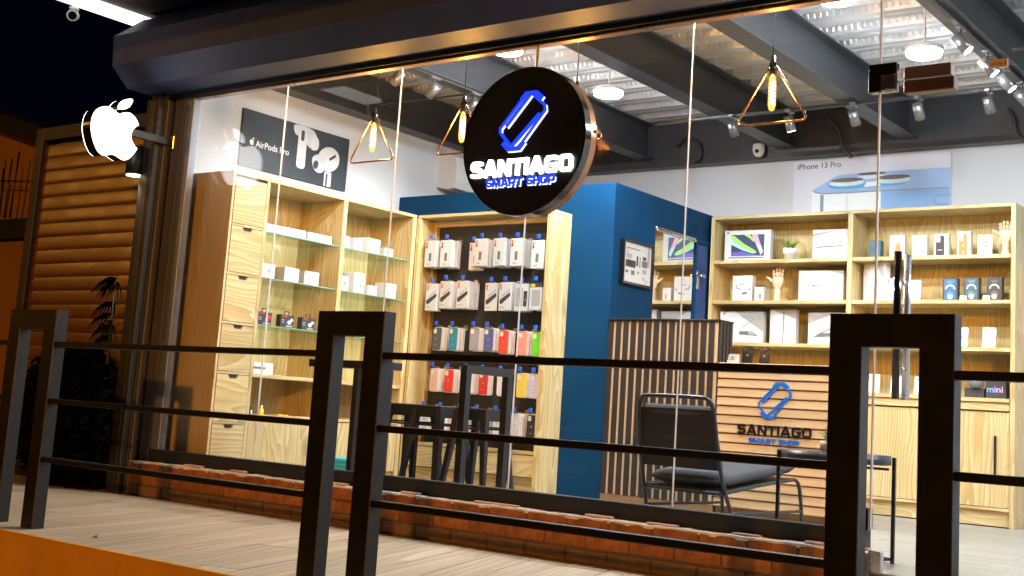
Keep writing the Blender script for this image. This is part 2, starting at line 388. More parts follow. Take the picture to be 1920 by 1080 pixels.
def brickmat():
    q, n, l, b = newmat("brick")
    oi = n.new("ShaderNodeObjectInfo"); tc = n.new("ShaderNodeTexCoord")
    rp = n.new("ShaderNodeValToRGB"); e = rp.color_ramp.elements
    e[0].position = 0; e[0].color = (.24, .078, .020, 1); e[1].position = 1; e[1].color = (.39, .145, .036, 1)
    x = rp.color_ramp.elements.new(.5); x.color = (.33, .112, .026, 1)
    l.new(oi.outputs["Random"], rp.inputs[0])
    nz = n.new("ShaderNodeTexNoise"); nz.inputs["Scale"].default_value = 22; nz.inputs["Detail"].default_value = 7; l.new(tc.outputs["Object"], nz.inputs["Vector"])
    mx = n.new("ShaderNodeMix"); mx.data_type = 'RGBA'; mx.blend_type = 'MULTIPLY'; mx.inputs[0].default_value = .75
    r2_ = n.new("ShaderNodeValToRGB"); r2_.color_ramp.elements[0].position = .3; r2_.color_ramp.elements[0].color = (.45, .42, .4, 1); r2_.color_ramp.elements[1].position = .65; r2_.color_ramp.elements[1].color = (1.1, 1.05, 1, 1)
    l.new(nz.outputs["Fac"], r2_.inputs[0]); l.new(rp.outputs[0], mx.inputs[6]); l.new(r2_.outputs[0], mx.inputs[7]); l.new(mx.outputs[2], b.inputs["Base Color"])
    b.inputs["Roughness"].default_value = .85
    bp = n.new("ShaderNodeBump"); bp.inputs["Strength"].default_value = .5; bp.inputs["Distance"].default_value = .004; l.new(nz.outputs["Fac"], bp.inputs["Height"]); l.new(bp.outputs[0], b.inputs["Normal"])
    return q
BRICK = brickmat()
BRICK_SHADE = pm("shaded_brick", (.22, .12, .055), .85, 0, .35, 22, .5, 60)  # bottom rail's shadow on the lowest course, put into the brick colour
SLATG = pm("glossy_wood_slat", (.12, .040, .007), .33, 0, .5, 4, .06, 40)

ZF = 0.13       # shop floor above the deck

# ================================================================== ground, deck, shop floor
g = MB().box(-60, 40, -60, 60, -1.1, -.9).build("street", ASPH); tag(g, kind='structure')
rw = MB()
rw.cbox(-14, 2, -1.915, -1.884, -.9, .0, .003)
o = rw.build("retaining_wall", OCHRE); tag(o, "ochre rendered retaining wall under the edge of the deck", "wall")
deck = MB().box(-14, 2, -1.88, 6, -.9, -.03).build("deck", MORTAR); tag(deck, kind='structure')
def clip(poly, a, bnd, keep_less):
    out = []
    for i in range(len(poly)):
        p, q_ = poly[i-1], poly[i]
        ip = p[a] <= bnd if keep_less else p[a] >= bnd; iq = q_[a] <= bnd if keep_less else q_[a] >= bnd
        if ip != iq:
            t = (bnd-p[a])/(q_[a]-p[a]); out.append((p[0]+t*(q_[0]-p[0]), p[1]+t*(q_[1]-p[1])))
        if iq: out.append(q_)
    return out
ang = R(18.5); dl = Vector((-math.sin(ang), math.cos(ang))); dw = Vector((math.cos(ang), math.sin(ang)))
PW, PLN, gp = .205, 1.22, .0035
for i in range(-60, 22):
    for j in range(-5, 6):
        a0 = i*PW; b0 = j*PLN+(i % 3)*PLN/3
        cs = [dw*(a0+gp)+dl*(b0+gp), dw*(a0+PW-gp)+dl*(b0+gp), dw*(a0+PW-gp)+dl*(b0+PLN-gp), dw*(a0+gp)+dl*(b0+PLN-gp)]
        p = [tuple(c) for c in cs]
        for a, bn, kl in ((0, -9.6, False), (0, .6, True), (1, -1.883, False), (1, .12, True)):
            p = clip(p, a, bn, kl)
            if len(p) < 3: break
        if len(p) < 3: continue
        cx = sum(c[0] for c in p)/len(p); cy = sum(c[1] for c in p)/len(p)
        # local frame with y along the plank so the grain follows it
        lp = [((c[0]-cx)*dw.x+(c[1]-cy)*dw.y, (c[0]-cx)*dl.x+(c[1]-cy)*dl.y) for c in p]
        A = abs(sum(lp[k][0]*lp[(k+1) % len(lp)][1]-lp[(k+1) % len(lp)][0]*lp[k][1] for k in range(len(lp))))/2
        if A < .002: continue
        mb = MB().poly(lp, lambda u, v, d: (u, v, d), -.028, -.002+random.uniform(-.0006, .0006))
        ob = mb.build("plank", dkplank, deck, loc=(cx, cy, 0)); ob.rotation_euler = (0, 0, ang)
fl = MB().box(-7.0, 1.2, .03, 4.1, -.02, ZF-.012).build("shop_floor", MORTAR); tag(fl, kind='structure')
fm = MB().cbox(-.6, .6, -.1, .1, -.012, 0, .0015); fo = fm.build("floor_plank", flplank, fl, loc=(-6.4, .13, ZF))
k = 0
for j in range(20):
    for i in range(8):
        x = -6.39+i*1.204+(j % 3)*.4
        if x > .9 or (i == 0 and j == 0): continue
        inst("floor_plank", fo.data, fl, (x, .135+j*.2035, ZF))

# ================================================================== shop building
bld = thing("shop_building", "open-fronted shop building with white walls and black steel beams", "building", (-7.0, 0, 0))
BO = (-7.0, 0, 0)
MB().box(-7.25, -7.0, 0.04, 4.3, -.1, 3.7).build("side_wall", WALLW, bld, BO)
MB().box(-7.0, 1.3, 4.1, 4.3, -.1, 3.7).build("back_wall", WALLW, bld, BO)
MB().box(1.2, 1.4, 0.0, 4.1, -.1, 3.7).build("end_wall", WALLW, bld, BO)
# ceiling: ribbed steel deck running along the shop front
mb = MB(); per = .305; z0 = 3.32; prof = []
ny = 15
for i in range(ny):
    y = -.2+i*per
    prof += [(y, z0), (y+.055, z0), (y+.062, z0+.008), (y+.078, z0+.008), (y+.085, z0), (y+.14, z0), (y+.175, z0+.068), (y+.27, z0+.068)]
prof.append((-.2+ny*per, z0))
vs = [(-7.2, y, z) for y, z in prof]+[(1.35, y, z) for y, z in prof]; N = len(prof)
mb.add(vs, [(i, i+1, N+i+1, N+i) for i in range(N-1)])
cs = mb.build("ceiling_sheet", GALV, bld, BO)
mb = MB()
for i in range(ny):
    for (ya, za, yb, zb) in ((-.2+i*per+.14, z0, -.2+i*per+.175, z0+.068), (-.2+i*per+.27, z0+.068, -.2+i*per+.305, z0)):
        if yb > 4.05 or ya < .0: continue
        t = Vector((0, yb-ya, zb-za)).normalized(); nr = Vector((0, t.z, -t.y)) if t.z > 0 else Vector((0, t.z, -t.y))
        if nr.z > 0: nr = -nr
        c = Vector((0, (ya+yb)/2, (za+zb)/2))
        x = -6.9
        while x < -1.2:
            p = c+Vector((x, 0, 0)); hh = t*.020; ww = Vector((.010, 0, 0)); ou = nr*.0045
            q8 = [p-hh-ww, p-hh+ww, p+hh+ww, p+hh-ww, p-hh*.6-ww*.5+ou, p-hh*.6+ww*.5+ou, p+hh*.6+ww*.5+ou, p+hh*.6-ww*.5+ou]
            mb.add(q8, [(4,5,6,7), (0,1,5,4), (1,2,6,5), (2,3,7,6), (3,0,4,7)])
            x += .043
o = mb.build("embossing", GALV, cs, BO); tag(o, kind='stuff')
MB().box(-7.3, 1.4, -.1, 4.3, 3.41, 3.7).build("roof_slab", STEELB, bld, BO)
# steel I-beams over the shop, running from the glass to the back
def ibeam(xc, y0, y1, zb, h, wf, name="beam", axis=1):
    mb = MB(); tf = .012
    if axis == 1:
        mb.cbox(xc-wf/2, xc+wf/2, y0, y1, zb, zb+tf, .002); mb.cbox(xc-wf/2, xc+wf/2, y0, y1, zb+h-tf, zb+h, .002); mb.box(xc-.005, xc+.005, y0, y1, zb+tf, zb+h-tf)
    else:
        mb.cbox(y0, y1, xc-wf/2, xc+wf/2, zb, zb+tf, .002); mb.cbox(y0, y1, xc-wf/2, xc+wf/2, zb+h-tf, zb+h, .002); mb.box(y0, y1, xc-.005, xc+.005, zb+tf, zb+h-tf)
    return mb.build(name, STEELB, bld, BO)
for xc in (-5.62, -4.27, -3.26, -2.09, -.95, .2): ibeam(xc, .05, 3.98, 3.0, .318, .15)
MB().cbox(-6.999, -6.84, .05, 4.099, 2.99, 3.318, .003).build("beam", STEELB, bld, BO)
MB().cbox(-6.84, 1.19, 4.0, 4.099, 2.935, 3.318, .003).build("beam", STEELB, bld, BO)
MB().cbox(-6.84, 1.19, 3.985, 4.098, 2.925, 2.937, .002).build("angle_trim", STEELB, bld, BO)
# conduit and cables on the beams
def cable(pts, r=.012): return MB().tube(smooth_open(pts), r, 8).build("cable", DGREY, bld, BO)
def smooth_open(p, k=6):
    p = [Vector(a) for a in p]; out = []
    for i in range(len(p)-1):
        p0, p1, p2, p3 = p[max(i-1, 0)], p[i], p[i+1], p[min(i+2, len(p)-1)]
        for q_ in range(k):
            t = q_/k; out.append(0.5*((2*p1)+(p2-p0)*t+(2*p0-5*p1+4*p2-p3)*t*t+(3*p1-p0-3*p2+p3)*t**3))
    out.append(p[-1]); return out
cable([(-3.9, 3.96, 3.12), (-3.86, 3.90, 3.18), (-3.80, 3.92, 3.10), (-3.76, 3.94, 2.96), (-3.70, 3.96, 2.88)], .014)
cable([(-5.3, 3.97, 3.10), (-5.2, 3.95, 3.16), (-5.08, 3.95, 3.10), (-5.06, 3.96, 2.99), (-5.12, 3.97, 2.95)], .016)
cable([(-2.5, 3.96, 3.16), (-2.46, 3.92, 3.10), (-2.44, 3.94, 2.98), (-2.38, 3.96, 2.90)], .013)
cable([(-6.8, 2.15, 3.12), (-6.72, 1.7, 3.10), (-6.7, 1.62, 3.2), (-6.72, 1.55, 3.12), (-6.78, 1.62, 3.0), (-6.84, 1.72, 2.98)], .014)
cable([(-6.80, 1.65, 3.06), (-6.2, 1.68, 3.06), (-5.7, 1.70, 3.06)], .008)
# front: steel at the top of the glass, gray jamb cladding, fascia
MB().cbox(-6.99, 1.2, .03, .14, 2.76, 3.318, .003).build("lintel", STEELB, bld, BO)
MB().cbox(-7.03, -6.925, -.035, .03, .0, 2.745, .003).build("jamb_cladding", pm("jamb_grey", (.085, .075, .072), .5, .1, .25, 5, .08, 40), bld, BO)
MB().cbox(-7.22, -7.055, -.10, .035, -.02, 2.76, .004).build("corner_post", FRAMEB, bld, BO)
# canopy over the deck
MB().cbox(-7.30, 1.6, -2.3, -.02, 3.32, 3.44, .004).build("canopy_soffit", pm("soffit_brown", (.30, .25, .24), .7, 0, .2, 4), bld, BO)
MB().cbox(-7.50, -7.302, -2.3, -.10, 3.29, 3.46, .004).build("canopy_light_strip", em("canopy_strip_light", (1, .97, .92), 1.2), bld, BO)

# ---------------- roller shutter housing
sh = thing("shutter_housing", "grey folded steel roller shutter box above the shop glass", "shutter box", (-7.23, -.1, 2.75)); SO = (-7.23, -.1, 2.75)
sec = [(-.03, 2.752), (-.298, 2.755), (-.432, 2.878), (-.447, 3.085), (-.22, 3.27), (-.03, 3.27)]
mb = MB(); n6 = len(sec)
mb.add([(x, y, z) for x in (-7.225, 1.6) for y, z in sec], [(i, (i+1) % n6, n6+(i+1) % n6, n6+i) for i in range(n6)])
mb.build("body", SHUT, sh, SO)
mb = MB(); cx_, cz_ = -.24, 3.0
mb.poly([(cx_+(y-cx_)*1.012, cz_+(z-cz_)*1.012) for y, z in sec], lambda u, v, d: (-7.225-d, u, v), 0, .012); mb.build("end_cap", SHUT, sh, SO)
for yy, zz in ((-.06, 2.744), (-.33, 2.775), (-.42, 2.86)): MB().cyl((-7.236, yy+.04 if yy > -.1 else yy, zz+.06), (-7.242, yy+.04 if yy > -.1 else yy, zz+.06), .006, n=8).build("screw", CHROME, sh, SO)
MB().cbox(-7.2, 1.5, -.052, -.031, 2.722, 2.75, .003).build("bottom_bar", FRAMEB, sh, SO)
mb = MB(); mb.cbox(-7.195, -7.06, -.150, -.102, .0, 2.70, .004); mb.cbox(-7.15, -7.10, -.153, -.1502, .02, 2.69, .001, 1); mb.build("guide_rail", [FRAMEB, BLACK], sh, SO)
MB().cbox(-7.058, -7.035, -.09, -.036, .0, 2.70, .003).build("guide_rail", pm("guide_copper_grey", (.10, .085, .075), .45, .3, .2, 6), sh, SO)

# ---------------- brick plinth under the glass
bp_ = thing("brick_plinth", "low red brick plinth with a cement ledge under the shop glass", "wall", (-7.03, -.1, 0)); PO = (-7.03, -.1, 0)
MB().box(-7.03, -2.0, -.092, .03, 0, .207).build("mortar_core", MORTAR, bp_, PO)
bl, bh, bd, jt = .235, .064, .05, .0095
bms = []
for v in range(5):
    mb = MB().cbox(-bl/2, bl/2, -bd/2, bd/2, -bh/2, bh/2, .005)
    mb.v = [(a+random.uniform(-.0022, .0022), b_+random.uniform(-.002, .002), c+random.uniform(-.0018, .0018)) for a, b_, c in mb.v]
    o = mb.build("brick", BRICK, bp_, loc=(0, 0, 0)); bms.append(o)
first = True; used = set()
for r_ in range(3):
    x = -7.03+bl/2+(.0 if r_ % 2 else -.12)
    while x-bl/2 < -2.01:
        x0, x1 = max(-7.03, x-bl/2), min(-2.0, x+bl/2)
        if x1-x0 > .04:
            v = random.randrange(5); lc = ((x0+x1)/2-PO[0], -.1+bd/2-.002-PO[1]+random.uniform(-.0015, .0015), .004+bh/2+r_*(bh+jt))
            if v not in used and x1-x0 > bl*.99: o = bms[v]; used.add(v); o.location = lc
            else: o = inst("brick", bms[v].data, bp_, lc); o.scale = ((x1-x0)/bl, 1, 1)
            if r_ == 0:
                o.material_slots[0].link = 'OBJECT'; o.material_slots[0].material = BRICK_SHADE
        x += bl+jt
for v in range(5):
    if v not in used: bms[v].location = (.3, .05, .1)
mb = MB(); xs = [-7.03+i*.05 for i in range(102)]
top = [(x, -.0995+random.uniform(-.004, .003), .2215+random.uniform(-.0015, .002)) for x in xs]
vs = []; 
for (x, y, z) in top: vs += [(x, y, .205), (x, y, z), (x, -.033+random.uniform(-.006, .004), z+random.uniform(0, .006))]
fs = []
for i in range(len(xs)-1): fs += [(3*i, 3*i+3, 3*i+4, 3*i+1), (3*i+1, 3*i+4, 3*i+5, 3*i+2)]
mb.add(vs, fs).build("cement_ledge", CEMENT, bp_, PO)
for x in (-6.5, -6.05, -5.2, -4.62, -4.1, -3.4, -3.05, -2.6, -2.25):
    w_ = random.uniform(.1, .3); mb = MB()
    mb.cbox(x, x+w_, -.075, -.034, .2245, .233+random.uniform(0, .006), .004); mb.build("mortar_lump", pm("pink_mortar%d" % int(-x*100), (.68, .46, .38), .9, 0, .3, 25, .6, 70), bp_, PO)

# ---------------- glazing
win = thing("shop_window", "tall frameless shop glazing in five panes on a black bottom frame", "window", (-6.92, 0, .22)); WO = (-6.92, 0, .22)
MB().cbox(-6.92, -1.995, -.032, .04, .222, .306, .003).build("bottom_frame", FRAMEB, win, WO)
MB().cbox(-6.92, -6.832, -.03, .028, .306, 2.742, .003).build("side_frame", pm("jamb_silver", (.16, .18, .22), .4, .4, .3, 14), win, WO)
MB().cbox(-6.92, 1.18, -.028, .028, 2.705, 2.742, .003).build("top_frame", pm("top_rail_copper", (.30, .18, .12), .3, .7, .2, 6), win, WO)
jx = [-6.832, -5.922, -4.925, -3.935, -2.953, -1.985]
for i in range(5): MB().box(jx[i]+.003, jx[i+1]-.003, -.005, .005, .300, 2.71).build("pane", GLASS, win, WO)
for x in jx[1:5]: MB().cbox(x-.0017, x+.0017, -.0065, .0065, .306, 2.705, .001).build("joint_seal", SEAL, win, WO)
MB().box(-.95, 1.18, -.005, .005, .13, 2.71).build("pane", GLASS, win, WO)

door = thing("glass_door", "frameless glass door with tall tubular handles and patch fittings", "door", (-1.98, 0, ZF)); DO = (-1.98, 0, ZF)
MB().box(-1.975, -.955, -.006, .006, ZF+.008, 2.36).build("pane", GLASS, door, DO)
MB().box(-1.98, -.955, -.005, .005, 2.368, 2.71).build("transom_pane", GLASS, door, DO)
MB().cbox(-1.988, -1.981, -.008, .008, .306, 2.705, .001).build("edge_seal", SEAL, door, DO)
for yy, mm_ in ((-.05, BLKGLOSS), (.07, CHROME)):
    mb = MB(); mb.cyl((-1.869, yy, .868), (-1.869, yy, 1.503), .0165, n=18)
    h_ = mb.build("handle", mm_, door, DO)
    for zz in (1.0, 1.375): MB().cyl((-1.869, yy, zz), (-1.869, .007 if yy > 0 else -.007, zz), .008, n=12).build("standoff", CHROME, h_, DO)
MB().cbox(-2.032, -1.905, -.022, .022, 2.235, 2.366, .003).build("patch_fitting", BLKGLOSS, door, DO)
mb = MB(); mb.cbox(-1.972, -1.905, -.028, -.0225, 2.238, 2.31, .002); mb.build("patch_plate", CHROME, door, DO)
MB().cbox(-1.89, -1.665, .03, .085, 2.232, 2.29, .004).build("closer_body", pm("closer_brown", (.10, .05, .035), .35, .4), door, DO)
MB().cbox(-1.89, -1.68, .03, .075, 2.295, 2.352, .004).build("closer_arm", pm("closer_brown_light", (.15, .08, .06), .35, .4), door, DO)
MB().cbox(-2.03, -1.984, -.03, .03, .306, .40, .003).build("floor_patch", BLKGLOSS, door, DO)
MB().cbox(-1.985, -1.93, -.02, .02, ZF, .222, .003).build("floor_pivot", CHROME, door, DO)
mb = MB(); mb.cbox(-1.506, -1.428, -.012, -.0065, 2.290, 2.327, .001)
pl = mb.build("unit_plate", pm("plate_cream", (.62, .50, .36), .5), door, DO)
mb = MB(); text_into(mb, "LOCAL E", -1.500, 2.301, .066, FY(-.0125), 0, 0, .01); mb.build("unit_lettering", PRINTD, pl, DO)

# ================================================================== railing on the deck edge
fe = thing("steel_railing", "black square-tube railing with paired posts along the deck edge", "railing", (-3.4, -1.74, 0)); EO = (-3.4, -1.74, 0)
YF0, YF1 = -1.77, -1.705
Us = [(-5.865, -5.455), (-3.62, -3.255), (-1.453, -1.087)]
for (a, b_) in Us:
    mb = MB(); up_ = [(a, 0), (a+.099, 0), (a+.099, .963), (b_-.099, .963), (b_-.099, 0), (b_, 0), (b_, 1.06), (a, 1.06)]
    mb.poly(up_, FY(YF1), 0, YF1-YF0-.003)
    e_ = .003; in_ = [(a+e_, 0), (a+.099-e_, 0), (a+.099-e_, .963+e_), (b_-.099+e_, .963+e_), (b_-.099+e_, 0), (b_-e_, 0), (b_-e_, 1.06-e_), (a+e_, 1.06-e_)]
    ya = YF0+.003; o8 = len(mb.v); mb.f.pop(-10); mb.m.pop(-10); mb.s.pop(-10)
    mb.add([(u, ya, v) for u, v in up_]+[(u, YF0, v) for u, v in in_], [(i, (i+1) % 8, 8+(i+1) % 8, 8+i) for i in range(8)]+[tuple(range(8, 16))])
    mb.build("post_frame", BLACKF, fe, EO)
spans = [(-9.2, -5.865), (-5.455, -3.62), (-3.255, -1.453), (-1.087, .9)]
for (a, b_) in spans:
    for zt in (.903, .625, .343):
        MB().cbox(a-.0, b_+.0, -1.762, -1.714, zt-.026, zt, .003).build("rail", BLACKF, fe, EO)
MB().cbox(-9.28, -9.2, YF0, YF1, 0, 1.06, .003).build("post", BLACKF, fe, EO)

# ================================================================== illuminated round sign
sg = thing("round_sign", "round black illuminated shop sign hung on the glass", "sign", (-3.903, -.02, 2.148)); GO = (-3.903, -.02, 2.148)
mb = MB(); cu, cv, rr = -3.903, 2.148, .408
N = 96
def ring(r, y): return [(cu+r*math.cos(2*math.pi*i/N), y, cv+r*math.sin(2*math.pi*i/N)) for i in range(N)]
prof2 = [(rr-.004, -.008, 0), (rr, -.012, 0), (rr, -.060, 0), (rr, -.0605, 1), (rr, -.113, 1), (rr-.004, -.118, 1), (rr-.010, -.1185, 1)]
for i in range(len(prof2)-1):
    A_, B_ = ring(prof2[i][0], prof2[i][1]), ring(prof2[i+1][0], prof2[i+1][1])
    mb.add(A_+B_, [(k, (k+1) % N, N+(k+1) % N, N+k) for k in range(N)], prof2[i+1][2], True)
mb.build("rim", [COPPER, BLKGLOSS], sg, GO)
mb = MB().poly([(cu+(rr-.009)*math.cos(2*math.pi*i/N), cv+(rr-.009)*math.sin(2*math.pi*i/N)) for i in range(N)], FY(-.010), 0, .107); mb.build("face", SIGNB, sg, GO)
fs_ = FY(-.117)
mb = MB(); phone_logo(mb, -4.055, 2.095, .308, .315, fs_, 0, .014); mb.build("phone_emblem", LETB, sg, GO)
mb = MB(); phone_logo(mb, -4.050, 2.089, .308, .315, fs_, 0, .006); mb.build("emblem_glow_edge", LETE, sg, GO)
mb = MB(); shop_text(mb, "SANTIAGO", -4.232, 1.957, .672, .093, fs_, 0, .016); mb.build("name_letters", LETW, sg, GO)
for wd_, u_, w_ in (("SMART", -4.121, .245), ("SHOP", -3.848, .183)):
    mb = MB(); shop_text(mb, wd_, u_, 1.9005, w_, .0455, fs_, 0, .014); mb.build("tagline_word", LETB, sg, GO)
    mb = MB(); shop_text(mb, wd_, u_+.003, 1.8955, w_, .0455, fs_, 0, .006); mb.build("tagline_glow_edge", LETE, sg, GO)
MB().cyl((-3.47, -.07, 2.17), (-3.455, -.07, 2.17), .012, n=10).build("side_bolt", COPPER, sg, GO)
MB().cbox(-3.925, -3.905, -.012, -.0065, 2.53, 2.72, .002).build("hanger", SEAL, sg, GO)

# ================================================================== apple-shaped blade sign, lamp, camera
ap = thing("apple_sign", "glowing white apple-shaped blade sign on a steel bracket", "sign", (-7.0, -.05, 2.40)); AO = (-7.0, -.05, 2.40)
out = [(.52,.90),(.42,.935),(.30,.985),(.18,.96),(.07,.87),(.01,.72),(0,.55),(.03,.38),(.10,.20),(.19,.06),(.29,.0),(.38,.02),(.47,.055),(.55,.055),(.64,.02),(.74,0),(.83,.06),(.91,.18),(.965,.29)]
bite = [(.90,.345),(.835,.43),(.81,.53),(.83,.64),(.885,.725),(.945,.78)]
rest = [(.90,.86),(.82,.94),(.72,.98),(.62,.955)]
def sm(p, k=3):
    return [tuple(v)[:2] for v in smooth_open([(a, b_, 0) for a, b_ in p], k)]
outl = sm(out)[:-1]+[out[-1]]+sm(bite)+sm(rest)
U0, V0, UW, VH = -.724, 2.193, .372, .328
body = [(U0+a*UW, V0+b_*VH) for a, b_ in outl]
leaf = sm([(.50,1.0),(.50,1.08),(.56,1.18),(.66,1.25),(.755,1.27),(.755,1.20),(.70,1.09),(.60,1.02),(.50,1.0)], 3)[:-1]
leaf = [(U0+a*UW, V0+b_*VH) for a, b_ in leaf]
def grow(p, e):
    cx = sum(a for a, _ in p)/len(p); cy = sum(b_ for _, b_ in p)/len(p)
    return [(cx+(a-cx)*e, cy+(b_-cy)*e) for a, b_ in p]
for nm, p in (("apple", body), ("leaf", leaf)):
    MB().poly(grow(p, 1.012), FX(-7.055), 0, .09).build(nm+"_casing", BLKGLOSS, ap, AO)
    MB().poly(p, FX(-6.965), 0, .016).build(nm+"_face", APPLEM, ap, AO)
    MB().poly([(a, b_) for a, b_ in p], lambda u, v, d: (-7.056-d, u, v), 0, .008).build(nm+"_back_face", APPLEM, ap, AO)
MB().cbox(-7.025, -7.005, -.440, -.050, 2.378, 2.430, .003).build("bracket", FRAMEB, ap, AO)
MB().cbox(-7.034, -6.992, -.050, -.0355, 2.358, 2.45, .003).build("bracket_plate", CHROME, ap, AO)
MB().cbox(-7.005, -6.995, -.535, -.525, 2.49, 2.53, .001).build("leaf_pin", CHROME, ap, AO)

wl_ = thing("wall_lamp", "black cylinder downlight below the apple-shaped sign", "lamp", (-7.22, -.2, 2.15)); LO = (-7.22, -.2, 2.15)
lx, ly = -7.235, -.165
MB().cyl((lx, ly, 2.165), (lx, ly, 2.36), .062, n=28).build("housing", BLACK, wl_, LO)
MB().cyl((lx, ly, 2.158), (lx, ly, 2.166), .054, n=28).build("lens", em("lamp_lens", (1, .86, .55), 5), wl_, LO)
MB().cbox(lx-.02, lx+.02, ly+.055, -.1, 2.24, 2.30, .003).build("arm", BLACK, wl_, LO)
L = bpy.data.lights.new("downlight", 'SPOT'); L.energy = 22; L.spot_size = R(110); L.spot_blend = .7; L.shadow_soft_size = .05; L.color = (1, .90, .70)
lo = bpy.data.objects.new("downlight", L); C.objects.link(lo); lo.parent = wl_; lo.location = (lx-LO[0], ly-LO[1], 2.15-LO[2])

def camera_thing(name, label, loc, d, s=1.0):
    t = thing(name, label, "security camera", loc); d = Vector(d).normalized()
    MB().cyl((0, 0, 0), (0, 0, -.02*s), .03*s, n=18).build("mount", WHITEP, t)
    c = Vector((0, 0, -.055*s))
    MB().cyl((0, 0, -.02*s), c, .010*s, n=10).build("stem", WHITEP, t)
    mb = MB(); mb.cyl(c-d*.045*s, c+d*.04*s, .034*s, .036*s, n=20); b_ = mb.build("body", WHITEP, t)
    mb = MB(); mb.cyl(c+d*.0402*s, c+d*.044*s, .026*s, n=18); mb.build("lens", BLKGLOSS, b_)
    return t
camera_thing("security_camera", "small white security camera under the canopy trim", (-7.52, -.60, 3.29), (.75, -.6, -.25), 1.1)
t = thing("dome_camera", "white dome security camera on the black back beam", "security camera", (-4.50, 3.985, 2.995))
MB().lathe([(.0, .05), (.045, .05), (.05, .03), (.05, 0), (.042, -.03), (.025, -.05), (.0, -.056)], (0, -.05, 0), 20).build("body", WHITEP, t)
MB().cyl((.01, -.098, -.014), (.012, -.106, -.018), .017, n=14).build("lens", BLKGLOSS, t)
MB().cyl((0, -.01, .02), (0, .0, .02), .03, n=14).build("mount", WHITEP, t)

# ================================================================== left display unit (against the side wall)
XL = -6.51
lu = thing("display_unit", "tall pine display unit with drawers and glass shelves along the side wall", "shelving unit", (-6.75, 1.0, ZF)); UO = (-6.75, 1.0, ZF)
def P(mb, name, mat, parent, off): return mb.build(name, mat, parent, off)
bx = lambda *a, b=.002: MB().cbox(*a, b)
bx(-6.995, XL, .112, .132, ZF, 2.21).build("end_panel", wood("pine_end_panel", 2, (.72, .60, .39), (.54, .40, .22), .8, .6), lu, UO)
bx(-6.995, XL, .415, .445, ZF, 2.185).build("upright", pine[2], lu, UO)
bx(-6.995, XL, 1.178, 1.218, ZF, 2.185).build("upright", pine[2], lu, UO)
bx(-6.995, XL, 1.955, 1.998, ZF, 2.185).build("upright", pine[2], lu, UO)
bx(-6.995, XL+.001, .133, 1.998, 2.186, 2.21).build("top_panel", pine[1], lu, UO)
bx(-6.995, -6.975, .445, 1.955, ZF, 2.185, b=.001).build("back_panel", plyx, lu, UO)
# drawers
dpit = .3335
fxf = FX(XL-.016)
for k in range(7):
    zt = 2.165-k*dpit; zb = max(zt-dpit+.022, ZF+.012)
    if zt-zb < .05: continue
    y0, y1 = .137, .411; yc = (y0+y1)/2
    p = [(y0, zb), (y1, zb), (y1, zt), (yc+.045, zt), (yc+.03, zt-.024), (yc-.03, zt-.024), (yc-.045, zt), (y0, zt)] if k else [(y0, zb), (y1, zb), (y1, zt), (y0, zt)]
    MB().poly(p, fxf, 0, .017).build("drawer", pine[1], lu, UO)
    if zb-.02 > ZF: bx(XL-.03, XL-.001, .133, .414, zb-.019, zb-.003).build("drawer_rail", pine[1], lu, UO)
MB().box(-6.9, XL-.018, .135, .413, ZF+.01, 2.18).build("drawer_carcass", PRINTD, lu, UO)
# glass and wood shelves
for (ya, yb) in ((.446, 1.177), (1.219, 1.954)):
    for z in (1.843, 1.521, 1.193):
        mb = MB(); mb.box(-6.974, -6.535, ya, yb, z-.008, z, 0); mb.box(-6.5349, -6.533, ya, yb, z-.008, z, 1); mb.build("glass_shelf", [GLASSS, GEDGE], lu, UO)
    bx(-6.974, XL-.004, ya, yb, .825, .852).build("shelf", pine[1], lu, UO)
    bx(-6.974, XL-.004, ya, yb, .548, .572).build("shelf", pine[1], lu, UO)
    bx(XL-.022, XL-.003, ya+.003, yb-.003, ZF+.06, .542).build("cupboard_door", pine[2], lu, UO)
    bx(-6.9, XL-.03, ya, yb, ZF, ZF+.055).build("kick_board", pine[1], lu, UO)

# boxes on the left unit, all facing into the shop
def box_on(name, label, cat, group, yc, w_, z, h, mats, prints=(), dep=None, x1=-6.565, cx=.0015):
    d_ = dep or min(w_, .11)
    t_ = MB(); t_.cbox(-d_, 0, -w_/2, w_/2, 0, h, cx, 0)
    f = FX(0)
    for (a, b_, c, e, mi) in prints: t_.poly([(a*w_, c*h), (b_*w_, c*h), (b_*w_, e*h), (a*w_, e*h)], f, 0, .0007, mi)
    o = t_.build(name, mats, None, loc=(x1-random.uniform(0, .02), yc, z)); o.rotation_euler = (0, 0, random.uniform(-.09, .09)); return tag(o, label, cat, group)
G1 = "white boxes on the glass shelves"
zA, zB, zC = 1.8435, 1.5215, 1.1935
def wb(yc, w_, z, h, lab, pr): box_on("product_box", lab, "box", G1, yc, w_, z, h, [WHITE, PRINTG, PRINTL], pr)
wb(.547, .16, zA, .062, "long flat white box at the drawer end of the top glass shelf", [(-.3, .3, .4, .55, 2)])
wb(.756, .235, zA, .065, "long flat white box in the middle of the top glass shelf", [(.0, .38, .42, .52, 2), (.36, .42, .3, .6, 1)])
wb(1.022, .25, zA, .063, "long flat white box at the divider end of the top glass shelf", [(-.2, .4, .42, .52, 2)])
wb(.553, .125, zB, .10, "square white box nearest the drawers on the second glass shelf", [(-.1, .05, .45, .6, 1), (.1, .25, .4, .5, 1)])
wb(.778, .140, zB, .103, "square white box with two earbuds in the middle of the second glass shelf", [(-.15, -.05, .45, .68, 2), (.05, .15, .45, .68, 2)])
wb(.980, .136, zB, .101, "square white box with black specks on the second glass shelf", [(-.25, -.15, .4, .55, 1), (.02, .1, .5, .7, 1), (.15, .25, .25, .4, 1), (-.1, .0, .15, .25, 1)])
